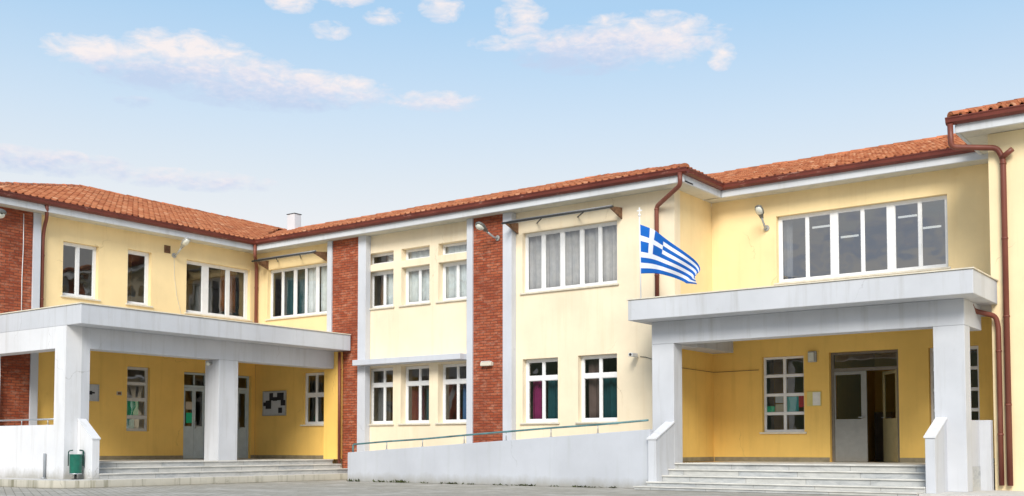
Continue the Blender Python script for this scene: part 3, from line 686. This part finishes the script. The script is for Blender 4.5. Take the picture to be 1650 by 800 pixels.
# ------------------------------------------------------------------ lamps on the walls
def yard_lamp(label, base, out, tilt, length=.95, size=1.0, hm='lamp'):
    o = thing('wall_lamp', label, 'lamp', base, 'lamp heads on arms fixed high on the walls')
    b0 = Vector(base); out = Vector(out).normalized(); d = (out*math.cos(tilt)+Vector((0, 0, 1))*math.sin(tilt)).normalized()
    side = d.cross(Vector((0, 0, 1))).normalized(); upv = side.cross(d)
    q = MB(); q.tube([b0-out*.005, b0+out*.03], .075, 14); q.build('bracket', M['lamp'], o)
    a1 = b0+out*.14; a2 = a1+d*(length*.42)
    q = MB(); q.tube(rounded([b0+out*.02, a1, a2], .08), .028, 10); q.build('arm', M['metal'], o)
    # housing: a flattened tapering shell, lens bulging on its lower side
    hl = length*.58; prof = [(0, .035, .03), (.08, .06, .05), (.3, .085, .07), (.42, .13, .085), (.7, .145, .09), (.92, .11, .07), (1.0, .04, .03)]
    q = MB(); n = 14; i0 = 0; st = a2-d*.05
    for t, w_, h_ in prof:
        for k in range(n):
            an = 2*math.pi*k/n; s_ = math.sin(an); q.v.append(tuple(st+d*(t*hl)+side*(w_*size*math.cos(an))+upv*(h_*size*(s_ if s_ > 0 else s_*.45))))
    for r_ in range(len(prof)-1):
        for k in range(n): q.f.append((r_*n+k, r_*n+(k+1) % n, (r_+1)*n+(k+1) % n, (r_+1)*n+k)); q.mi.append(0); q.sm.append(True)
    q.f.append(tuple(range(n))); q.f.append(tuple((len(prof)-1)*n+k for k in range(n))); q.mi += [0, 0]; q.sm += [False, False]
    q.build('housing', M[hm], o)
    q = MB(); lp = [(.40, .06, .02), (.46, .10, .06), (.7, .115, .085), (.88, .085, .06), (.94, .03, .02)]
    for t, w_, h_ in lp:
        for k in range(9):
            an = math.pi+math.pi*k/8; q.v.append(tuple(st+d*(t*hl)+side*(w_*size*math.cos(an))+upv*(-.03*size+h_*size*math.sin(an))))
    for r_ in range(len(lp)-1):
        for k in range(8): q.f.append((r_*9+k, r_*9+k+1, (r_+1)*9+k+1, (r_+1)*9+k)); q.mi.append(0); q.sm.append(True)
    q.build('lens', M['lens'], o)
    return o
yard_lamp('pale lamp head on the yellow left wing, between the brown vent and three pane window', (-27.945, 20.50, 6.83), (1, -.1, 0), R(33), .85, .85)
yard_lamp('grey lamp head on a bent arm fixed to the brick panel beside the long awning', (-17.80, 23.585, 6.68), (-.25, -1, 0), R(28), .74, 1.0, 'lampdark')
yard_lamp('grey lamp head on the yellow wall above the main porch, left of the wide window', (-10.95, 25.835, 6.50), (.05, -1, 0), R(44), .72, .78, 'lampdark')
yard_lamp('dark lamp at the far left edge on the brick of the left wing', (-27.845, 14.55, 6.95), (1, 0, 0), R(5), .75, 1.3, 'lampdark')

# small wall fittings
o = thing('security_camera', 'small white security camera on the cream wall left of the main porch column', 'camera', (-13.4, 23.76, 3.25))
q = MB(); q.box((-13.60, 23.40, 3.20), (-13.48, 23.68, 3.29)); q.build('body', M['frame'], o, bevel=.015)
q = MB(); q.tube([(-13.54, 23.66, 3.24), (-13.54, 23.755, 3.20)], .02, 8); q.build('mount', M['frame'], o)
q = MB(); q.tube([(-13.54, 23.398, 3.245), (-13.54, 23.39, 3.245)], .035, 12); q.build('lens', M['darkmetal'], o)
o = thing('cable', 'thin looped cable on the cream wall beside the security camera', 'cable', (-13.2, 23.74, 3.2))
q = MB(); q.tube([(-13.46, 23.75, 3.21), (-13.3, 23.748, 3.19), (-13.12, 23.746, 3.13), (-13.03, 23.746, 3.16), (-13.0, 23.746, 3.3)], .008, 6); q.build('wire', M['darkmetal'], o)
o = thing('junction_box', 'small cream box on the lower part of the brick panel', 'wall box', (-18.1, 23.58, 3.25))
q = MB(); q.box((-18.32, 23.45, 3.17), (-17.95, 23.588, 3.28)); q.build('case', M['sill'], o, bevel=.02)
q = MB(); q.box((-18.28, 23.449, 3.285), (-17.99, 23.56, 3.30)); q.build('lid', M['frame'], o)
o = thing('bulkhead_light', 'small pale bulkhead light on the ochre wall left of the main door', 'light', (-9.78, 25.8, 3.15))
q = MB(); q.box((-9.90, 25.76, 3.03), (-9.68, 25.838, 3.30)); q.build('case', M['lamp'], o, bevel=.02)
q = MB(); q.box((-9.87, 25.70, 3.06), (-9.72, 25.758, 3.27)); q.build('diffuser', M['lens'], o, bevel=.025)
o = thing('lamp_holder', 'bare round bulb lamp under the beam on the left porch middle column', 'light', (-24.3, 19.07, 3.25))
q = MB(); q.tube([(-24.30, 19.098, 3.25), (-24.30, 19.03, 3.25)], .04, 12); q.build('base', M['lamp'], o)
q = MB(); q.tube([(-24.30, 19.03, 3.25), (-24.30, 19.0, 3.24), (-24.30, 18.97, 3.22), (-24.30, 18.95, 3.20)], [.03, .06, .06, .02], 12); q.build('bulb', M['lens'], o)
o = thing('name_plate', 'tiny dark plate on the ochre wall left of the narrow ground floor window', 'plate', (-27.94, 18.67, 2.5))
q = MB(); WA.box(q, 18.6, 18.77, -.02, -.003, 2.46, 2.57); q.build('plate', M['p_beige'], o, bevel=.004); q = MB(); WA.box(q, 18.63, 18.74, -.024, -.021, 2.48, 2.55); q.build('face', M['rust'], o)
o = thing('overflow_pipe', 'short grey pipe stub standing against the white left porch wall', 'pipe', (-24.72, 14.52, .2))
q = MB(); q.tube([(-24.72, 14.52, .178), (-24.72, 14.52, .79)], .033, 12); q.build('pipe', M['pipegrey'], o); q = MB(); q.tube([(-24.72, 14.50, .179), (-24.72, 14.50, .21)], .06, 12); q.build('flange', M['metal'], o)

o = thing('cable', 'white cable running down the brick of the left wing', 'cable', (-27.84, 15.6, 4.4))
q = MB(); q.tube([(-27.84, 15.60, 4.35), (-27.838, 15.59, 5.5), (-27.838, 15.61, 6.4), (-27.84, 15.60, 7.25)], .012, 6); q.build('wire', M['frame'], o)
o = thing('cable', 'thin wire hanging below the pale lamp on the yellow left wing', 'cable', (-27.93, 20.5, 5.0))
q = MB(); q.tube([(-27.93, 20.50, 6.78), (-27.935, 20.52, 6.2), (-27.935, 20.62, 5.6), (-27.935, 20.80, 5.0), (-27.935, 20.84, 4.4)], .009, 6); q.build('wire', M['sill'], o)
o = thing('cable', 'thin wire along the ochre porch wall left of the window beside the main door', 'cable', (-12, 25.8, 2.9))
q = MB(); q.tube([(-12.44, 23.85, 2.90), (-12.44, 25.79, 2.89), (-12.3, 25.81, 2.89), (-11.2, 25.815, 2.90)], .008, 6); q.build('wire', M['rust'], o)
# notice boards
def board(label, w, a0, a1, z0, z1, blobs, frame='metal'):
    o = thing('notice_board', label, 'notice board', w.P((a0+a1)/2, 0, z0))
    q = MB(); w.plate(q, a0, a1, z0, z1, [(a0+.025, a1-.025, z0+.025, z1-.025)], -.04, -.003); q.build('frame', M[frame], o, merge=False)
    q = MB(); w.box(q, a0+.025, a1-.025, -.02, -.004, z0+.025, z1-.025); q.build('panel', M['p_grey'], o)
    q = MB()
    for k, (x0, x1, y0, y1) in enumerate(blobs):
        w.box(q, a0+(a1-a0)*x0, a0+(a1-a0)*x1, -.0245-.002*k, -.0215-.002*k, z0+(z1-z0)*y0, z0+(z1-z0)*y1)
    q.build('photographs', M['p_dark'], o, merge=False); return o
board('notice board with dark photographs on the ochre wall beside the left porch window', WB, -27.54, -26.43, 1.97, 2.77,
      [(.12, .36, .28, .62), (.28, .44, .62, .92), (.0, .14, .40, .55), (.44, .62, .60, .75), (.62, .9, .62, .92), (.78, 1.0, .40, .62), (.68, .84, .10, .32)])
board('small board with one dark shape on the ochre wall by the left corner column', WA, 17.35, 18.02, 2.26, 2.74, [(.25, .68, .38, .6), (.55, .8, .45, .55), (.3, .55, .25, .38)])
o = thing('notice_board', 'square yellowed board with a white sheet beside the main door', 'notice board', WD.P(-9.78, 0, 1.95))
q = MB(); WD.box(q, -9.95, -9.59, -.025, -.003, 1.95, 2.31); q.build('panel', M['p_yellow'], o, bevel=.004)
q = MB(); WD.box(q, -9.80, -9.61, -.031, -.0265, 1.97, 2.29); q.build('sheet', M['p_white'], o)
def paper(label, w, d, a0, a1, z0, z1, mat, tilt=0):
    q = MB(); w.box(q, a0, a1, d, d+.003, z0, z1); o = q.build('paper_sheet', M[mat]); return tag(o, label, 'paper', 'papers stuck inside the panes')
dd = .162
c1 = even(-11.13, -10.03, 2, .045, .05)
paper('small green paper low in the left pane of the window beside the main door', WD, dd, c1[0][0]+.02, c1[0][0]+.22, 1.82, 1.98, 'p_green')
paper('beige paper low in the left pane of the window beside the main door', WD, dd, c1[0][0]+.24, c1[0][1]-.01, 1.82, 2.03, 'p_beige')
paper('pale grey paper above the beige one in the window beside the main door', WD, dd, c1[0][0]+.24, c1[0][1]-.03, 2.06, 2.22, 'p_grey')
paper('large teal paper in the right pane of the window beside the main door', WD, dd, c1[1][0]+.02, c1[1][0]+.32, 1.82, 2.21, 'p_teal')
paper('red paper at the edge of the right pane of the window beside the main door', WD, dd, c1[1][0]+.32+.005, c1[1][1], 1.94, 2.23, 'p_red')
paper('red paper in the window half hidden by the right porch column', WD, dd, -6.93, -6.70, 1.85, 2.15, 'p_red')
paper('large green paper in the narrow window under the left porch', WA, .142, 19.06, 19.44, 1.89, 2.31, 'p_green')
paper('dull green paper in the bottom pane of the narrow left porch window', WA, .142, 19.05, 19.30, 1.50, 1.78, 'p_teal')
paper('pale strip of paper in the bottom pane of the narrow left porch window', WA, .142, 19.32, 19.46, 1.50, 1.78, 'p_beige')
for i, (a, nm) in enumerate(((21.10, 'leftmost leaf of the left porch doors'), (22.82, 'left porch door leaf right of the middle column'))):
    paper('cream notice on the %s' % nm, WA, .105, a, a+.24, 2.12, 2.36, 'p_beige')
    paper('%s notice low on the %s' % (('green', 'white')[i], nm), WA, .105, a+.02, a+.24, 1.70, 2.02, 'p_green' if i == 0 else 'p_white')

# ------------------------------------------------------------------ awning frames
def awning(label, x0, x1, z):
    o = thing('awning_frame', label, 'awning', ((x0+x1)/2, 23.7, z), 'folded awning frames over the upper windows')
    yw = 23.757; yo = 23.20
    for x in (x0, x1):
        q = MB(); q.prism([(x-.02, yw, z-.16), (x-.02, yw, z+.13), (x-.02, yo, z+.07), (x-.02, yo, z+.02)], (.04, 0, 0)); q.build('bracket', M['rust'], o)
    q = MB(); q.tube([(x0-.1, yo-.03, z+.045), (x1+.1, yo-.03, z+.045)], .03, 10); q.build('front_bar', M['darkmetal'], o)
    q = MB(); q.tube([(x0+.03, yo+.12, z+.085), (x1-.03, yo+.12, z+.085)], .045, 12); q.build('roller', M['metal'], o)
    for t in (.3, .7):
        xm = x0+(x1-x0)*t; q = MB(); q.tube([(xm-.35, yw, z+.06), (xm+.15, yo+.05, z+.035)], .016, 8); q.build('arm', M['darkmetal'], o)
    return o
awning('folded awning frame over the large curtained window left of the flag', -17.25, -13.98, 6.92)
awning('folded awning frame over the corner window of the main wing', -27.38, -24.66, 6.93)

# ------------------------------------------------------------------ litter bin
o = thing('litter_bin', 'dark green tubular litter bin on a post beside the left steps', 'bin', (-23.72, 14.68, .18))
bx, by = -23.68, 14.70
q = MB(); n = 20
rings = [(.30, .128), (.31, .138), (.55, .142), (.76, .146), (.775, .152), (.775, .138), (.40, .128)]
for z, r_ in rings:
    for k in range(n): a = 2*math.pi*k/n; q.v.append((bx+r_*math.cos(a), by+r_*math.sin(a), z))
for r_ in range(len(rings)-1):
    for k in range(n): q.f.append((r_*n+k, r_*n+(k+1) % n, (r_+1)*n+(k+1) % n, (r_+1)*n+k)); q.mi.append(0); q.sm.append(True)
q.f.append(tuple(range(n))); q.f.append(tuple((len(rings)-1)*n+k for k in range(n))); q.mi += [0, 0]; q.sm += [False, False]
q.build('drum', M['green'], o)
for z in (.30, .745):
    q = MB(); q.tube([(bx, by, z), (bx, by, z+.025)], .150, 20); q.build('hoop', M['metal'] if z < .5 else M['green'], o) if z < .5 else None
ux, uy = .53, .85
q = MB(); q.tube(rounded([(bx-ux*.165, by-uy*.165, .50), (bx-ux*.165, by-uy*.165, .85), (bx-ux*.165+.10, by-uy*.165+.05, .87)], .04), .013, 8)
q.build('hanger', M['darkgreen'], o)
q = MB(); q.tube(rounded([(bx+ux*.165, by+uy*.165, .50), (bx+ux*.165, by+uy*.165, .86), (bx+ux*.165-.12, by+uy*.165-.02, .87)], .04), .018, 8)
q.build('hanger', M['darkgreen'], o)
q = MB(); q.tube([(bx, by, .178), (bx, by, .299)], .03, 10); q.tube([(bx, by, .179), (bx, by, .195)], .09, 14); q.build('post', M['darkmetal'], o)

# ------------------------------------------------------------------ curtains
def curtain(label, w, a0, a1, z0, z1, mat, d=.36, waves=14, amp=.03):
    mb = MB(); n = max(12, int((a1-a0)*60)); rows = 4; ph = random.uniform(0, 6)
    for i in range(n+1):
        a = a0+(a1-a0)*i/n
        for j in range(rows+1):
            z = z0+(z1-z0)*j/rows; k = 1.1-.25*j/rows
            dep = d+amp*k*math.sin(a*waves+ph)+.4*amp*math.sin(a*waves*2.3+ph*2+j*.3)
            mb.v.append(w.P(a, dep, z))
    for i in range(n):
        for j in range(rows):
            k = i*(rows+1)+j; mb.f.append((k, k+1, k+rows+2, k+rows+1)); mb.mi.append(0); mb.sm.append(True)
    o = mb.build('curtain', M[mat], merge=False); md = o.modifiers.new('cloth', 'SOLIDIFY'); md.thickness = .004
    return tag(o, label, 'curtain', 'curtains drawn behind the panes')
curtain('long grey mauve curtain filling the large upper window left of the flag', WB, -17.05, -14.16, 5.0, 6.85, 'c_mauve', .265, 26, .025)
curtain('white curtain in the fourth pane of the upper corner window', WB, -25.72, -25.24, 5.0, 6.85, 'c_white', .25, 20, .02)
curtain('pale sheer curtain in the rightmost pane of the upper corner window', WB, -25.18, -24.6, 5.0, 6.85, 'c_sheer', .25, 26, .02)
curtain('teal curtain in the left panes of the upper corner window', WB, -26.9, -25.9, 5.0, 6.85, 'c_teal', .34, 14)
curtain('brown curtain in the left sash of the leftmost small upper window', WB, -22.88, -22.42, 5.0, 6.35, 'c_brown', .55, 20)
curtain('white sheer curtain in the right sash of the leftmost small upper window', WB, -22.40, -21.80, 5.0, 6.90, 'c_sheer', .33, 24, .02)
curtain('white sheer curtain across the middle small upper window', WB, -21.55, -20.40, 5.0, 6.90, 'c_sheer', .33, 24, .02)
curtain('white sheer curtain across the small upper window next to the brick panel with the lamp', WB, -20.12, -18.9, 5.0, 6.90, 'c_sheer', .33, 24, .02)
curtain('grey curtain in the leftmost window under the concrete hood', WB, -22.85, -22.35, 1.5, 3.0, 'c_grey', .5, 24)
curtain('dark red curtain in the middle window under the concrete hood', WB, -21.48, -20.98, 1.5, 2.85, 'c_red', .42, 24)
curtain('teal curtain beside the red one in the middle window under the hood', WB, -20.92, -20.45, 1.5, 2.85, 'c_teal', .46, 24)
curtain('bluish curtain in the rightmost window under the concrete hood', WB, -19.55, -19.0, 1.5, 2.85, 'c_blue', .5, 24)
curtain('magenta curtain in the ground floor window right of the lamp brick panel', WB, -17.05, -16.72, 1.5, 2.85, 'c_magenta', .40, 24)
curtain('teal curtain in the ground floor window right of the lamp brick panel', WB, -16.55, -15.95, 1.5, 2.85, 'c_teal', .46, 20)
curtain('rose curtain in the ground floor window nearest the main porch', WB, -15.28, -14.92, 1.5, 3.3, 'c_rose', .42, 24)
curtain('teal curtain in the ground floor window nearest the main porch', WB, -14.85, -14.15, 1.5, 2.85, 'c_teal', .48, 20)
curtain('orange brown curtain in the right pane of the three pane left wing window', WA, 22.85, 23.45, 5.4, 6.85, 'c_orange', .7, 16)
curtain('brown curtain in the narrow upper window of the left wing', WA, 18.95, 19.35, 5.1, 6.85, 'c_brown', .5, 20)
curtain('teal curtain in the left pane of the three pane left wing window', WA, 21.1, 21.45, 5.1, 6.4, 'c_teal', .6, 18)
curtain('grey curtain at the left end of the wide window above the main porch', WD, -10.66, -10.42, 5.0, 6.9, 'c_mauve', .36, 24)
curtain('grey curtain in the left porch window beside the notice board', WB, -25.66, -25.3, 1.6, 3.2, 'c_grey', .42, 22)
# lit ceiling tubes of the upper room
TUBES = [(-10.67, 28.9, 7.01), (-9.88, 28.9, 6.65), (-8.34, 28.9, 7.0), (-7.74, 28.9, 6.64)]
def tube_light(label, x, y, z):
    o = thing('ceiling_light', label, 'ceiling light', (x, y, z), 'lit tubes in the upper room')
    q = MB(); q.box((x-.27, y-.04, z+.03), (x+.27, y+.04, z+.06)); q.build('tray', M['lampdark'], o)
    q = MB(); q.tube([(x-.24, y, z), (x+.24, y, z)], .028, 8); q.build('tube', M['tube'], o)
    q = MB(); q.tube([(x-.2, y, z+.08), (x-.2, y, 7.10)], .006, 6); q.tube([(x+.2, y, z+.08), (x+.2, y, 7.10)], .006, 6); q.build('hanger', M['metal'], o)
for lb, px in (('lit tube lamp seen through the second pane of the wide upper window', TUBES[0]), ('lit tube lamp seen through the third pane of the wide upper window', TUBES[1]),
               ('lit tube lamp seen through the fifth pane of the wide upper window', TUBES[2]), ('lit tube lamp seen through the last pane of the wide upper window', TUBES[3])):
    tube_light(lb, *px)

# ------------------------------------------------------------------ weeds along the ramp foot
mb = MB()
for k in range(800):
    t = random.random(); x = -21.5+9.3*t
    if math.sin(x*3.1)+math.sin(x*7.7+1)+random.uniform(-1.2, 1.2) < .5: continue
    y = 21.6-random.uniform(0, .05); h = random.uniform(.015, .075)*(1.3 if x < -19 else .8); a = random.uniform(0, 6.28); w_ = random.uniform(.006, .018)
    dx, dy = math.cos(a)*w_, math.sin(a)*w_; lx, ly = random.uniform(-.05, .05), random.uniform(-.06, .01)
    mb.quad([(x-dx, y-dy, 0), (x+dx, y+dy, 0), (x+lx+dx*1.6, y+ly+dy*1.6, h*.6), (x+lx*1.6, y+ly*1.6, h), (x+lx-dx*1.6, y+ly-dy*1.6, h*.6)])
o = mb.build('weeds', M['weed'], merge=False, kind='stuff'); tag(o, 'low weeds in the joint at the foot of the ramp wall', 'weeds')

# ------------------------------------------------------------------ world: Nishita sky with cloud layer
SUN_EL, SUN_AZ = 35, 150        # azimuth clockwise from +Y
w = bpy.data.worlds.new('World'); S.world = w; w.use_nodes = True
nt = NT(w.node_tree)
for n in list(nt.n): nt.n.remove(n)
out = nt.add('ShaderNodeOutputWorld')
sky = nt.add('ShaderNodeTexSky', sky_type='NISHITA', sun_disc=False, sun_elevation=R(SUN_EL), sun_rotation=R(SUN_AZ), altitude=50, air_density=1.0, dust_density=1.2, ozone_density=1.5)
bg1 = nt.add('ShaderNodeBackground', ins={0: sky.outputs[0], 1: .12})
dirv = nt.add('ShaderNodeTexCoord').outputs['Generated']
nv = nt.add('ShaderNodeVectorMath', operation='NORMALIZE', ins={0: dirv}).outputs[0]
sp = nt.add('ShaderNodeSeparateXYZ', ins={0: nv})
az = nt.math('ARCTAN2', sp.outputs[0], sp.outputs[1]); el = nt.math('ARCSINE', sp.outputs[2])

# whitening of the air towards the horizon
eld = nt.math('MULTIPLY', el, 57.2958); azd = nt.math('MULTIPLY', az, 57.2958)
hz = nt.ramp(nt.math('DIVIDE', eld, 60.0), [(0, (.97,)*3+(1,)), (.18, (.95,)*3+(1,)), (.28, (.84,)*3+(1,)), (.38, (.72,)*3+(1,)), (.5, (.5,)*3+(1,)), (1, (.35,)*3+(1,))])
hcol = nt.ramp(nt.math('DIVIDE', eld, 60.0), [(0, (.70, .67, .65, 1)), (.17, (.685, .675, .675, 1)), (.23, (.60, .645, .68, 1)), (.28, (.52, .62, .71, 1)), (.37, (.365, .555, .735, 1)), (1, (.29, .49, .74, 1))])
bgh = nt.add('ShaderNodeBackground', ins={0: hcol, 1: 1.0})
m1 = nt.add('ShaderNodeMixShader', ins={0: hz, 1: bg1.outputs[0], 2: bgh.outputs[0]})
# cloud banks: azimuth, elevation, half width, half height (degrees), density
# last number: how much of the bank is sunlit cloud (1) rather than shadowed base (0)
CLOUDS = [(-57.5, 19.1, 1.9, .5, 1.0, .9), (-53.3, 19.6, 2.3, .62, 1.0, .95), (-54.0, 18.4, 3.2, .55, 1.1, .12), (-50.6, 18.5, 2.4, .8, 1.1, .5), (-47.6, 18.2, 3.4, .62, 1.1, .42), (-49.3, 17.7, 3.4, .42, 1.1, .05), (-45.0, 18.35, 1.3, .42, 1.0, .9), (-47.0, 18.8, 1.0, .22, .8, .9),
 (-40.4, 17.93, 1.9, .34, .8, .6), (-34.6, 20.75, 2.2, .34, .85, .85), (-32.4, 20.35, 2.8, .7, 1.15, .12), (-29.4, 20.75, 3.2, .85, 1.0, .72), (-40.1, 22.45, .85, .5, .9, .95), (-48.0, 22.3, .95, .34, 1.0, .95), (-46.0, 21.1, .8, .3, .7, .9),
 (-35.8, 22.0, 1.0, .7, .75, .85), (-25.2, 19.83, .55, .45, .8, .9), (-60.0, 13.75, 3.2, .42, .9, .35), (-53.0, 13.45, 3.2, .34, .85, .45), (-55.5, 16.95, .9, .2, .5, .1), (-37.3, 20.77, 1.0, .25, .65, .9), (-45.1, 22.6, 1.0, .25, .7, .9), (-43.2, 21.9, .8, .3, .5, .9),
 (-163, 10.6, 3.0, .7, 1, .15), (-157, 9.2, 3.2, .6, .9, .05), (-152, 10.8, 2.5, .6, .9, .3), (-168, 8.8, 2.6, .5, .9, .1), (-145, 9.5, 3, .9, 1, .1), (-148, 12, 3, .6, 1, .3),  # unseen banks behind the camera, added to mottle the window reflections
 (-72, 17, 5, 1.2, 1, .6), (-4, 21, 3, .7, .6, .7), (15, 19, 5, 1.0, .9, .6), (60, 22, 7, 1.5, 1, .6), (110, 18, 8, 1.4, 1, .6), (150, 14, 9, 2, 1, .6), (-110, 20, 8, 1.6, 1, .6), (-150, 16, 9, 2, 1, .6), (180, 15, 8, 1.2, 1, .6)]
vec = nt.add('ShaderNodeCombineXYZ', ins={0: azd, 1: nt.math('MULTIPLY', eld, 2.2), 2: 0.0}).outputs[0]
n1 = nt.noise(vec, .75, 7, .60, .4); n2 = nt.noise(vec, 1.7, 6, .6)
dens = None; tsum = None; gsum = None
for a, e, hw, hh, k, tone in CLOUDS:
    hw *= 1.15; hh *= 1.3
    da = nt.math('DIVIDE', nt.math('SUBTRACT', azd, a), hw); de = nt.math('DIVIDE', nt.math('SUBTRACT', eld, e), hh)
    r2 = nt.math('ADD', nt.math('MULTIPLY', da, da), nt.math('MULTIPLY', de, de))
    g = nt.math('MULTIPLY', nt.math('SUBTRACT', 1.0, nt.math('MULTIPLY', r2, .5), clamp=True), k)
    sh = nt.math('MULTIPLY', g, nt.math('ADD', nt.math('MULTIPLY', de, .22), tone))
    if dens is None: dens, tsum, gsum = g, sh, g
    else:
        dens = nt.math('MAXIMUM', dens, g); tsum = nt.math('ADD', tsum, sh); gsum = nt.math('ADD', gsum, g)
tone = nt.math('DIVIDE', tsum, nt.math('ADD', gsum, .001))
d2 = nt.math('ADD', dens, nt.math('MULTIPLY', nt.math('SUBTRACT', n1, .5), 2.5))
d2 = nt.math('MULTIPLY', d2, nt.math('MULTIPLY', dens, 5.0, clamp=True))
cl = nt.ramp(d2, [(.10, K1), (.6, (.42,)*3+(1,)), (1.25, (.78,)*3+(1,))])
lit = nt.math('ADD', tone, nt.math('MULTIPLY', nt.math('SUBTRACT', n2, .5), .9))
ccol = nt.ramp(lit, [(.08, (.42, .50, .65, 1)), (.34, (.52, .55, .66, 1)), (.60, (.69, .635, .66, 1)), (.88, (.80, .70, .66, 1))])
bgc = nt.add('ShaderNodeBackground', ins={0: ccol, 1: 1.0})
m2 = nt.add('ShaderNodeMixShader', ins={0: cl, 1: m1.outputs[0], 2: bgc.outputs[0]})
nt.l.new(m2.outputs[0], out.inputs[0])

sd = bpy.data.lights.new('sun', 'SUN'); sd.energy = 2.7; sd.angle = R(26); sd.color = (1, .95, .86)
so = bpy.data.objects.new('sun', sd); COL.objects.link(so)
sv = Vector((math.sin(R(SUN_AZ))*math.cos(R(SUN_EL)), math.cos(R(SUN_AZ))*math.cos(R(SUN_EL)), math.sin(R(SUN_EL))))
so.rotation_euler = sv.to_track_quat('Z', 'Y').to_euler(); so.location = (0, 0, 30)

# ------------------------------------------------------------------ camera: low, looking up slightly with lens shift
cd = bpy.data.cameras.new('camera'); cam = bpy.data.objects.new('camera', cd); COL.objects.link(cam)
cam.location = (0, 0, .92); cam.rotation_euler = (R(92.8), 0, R(36.3))
cd.sensor_width = 36; cd.lens = 1748/1650*36; cd.shift_y = 237/1650; cd.clip_end = 3000; cd.clip_start = .1
S.camera = cam
S.render.engine = 'CYCLES'; S.cycles.max_bounces = 10; S.cycles.transparent_max_bounces = 12
S.view_settings.view_transform = 'Standard'; S.view_settings.look = 'None'; S.view_settings.exposure = 0.40; S.view_settings.gamma = 1; S.view_settings.use_curve_mapping = False
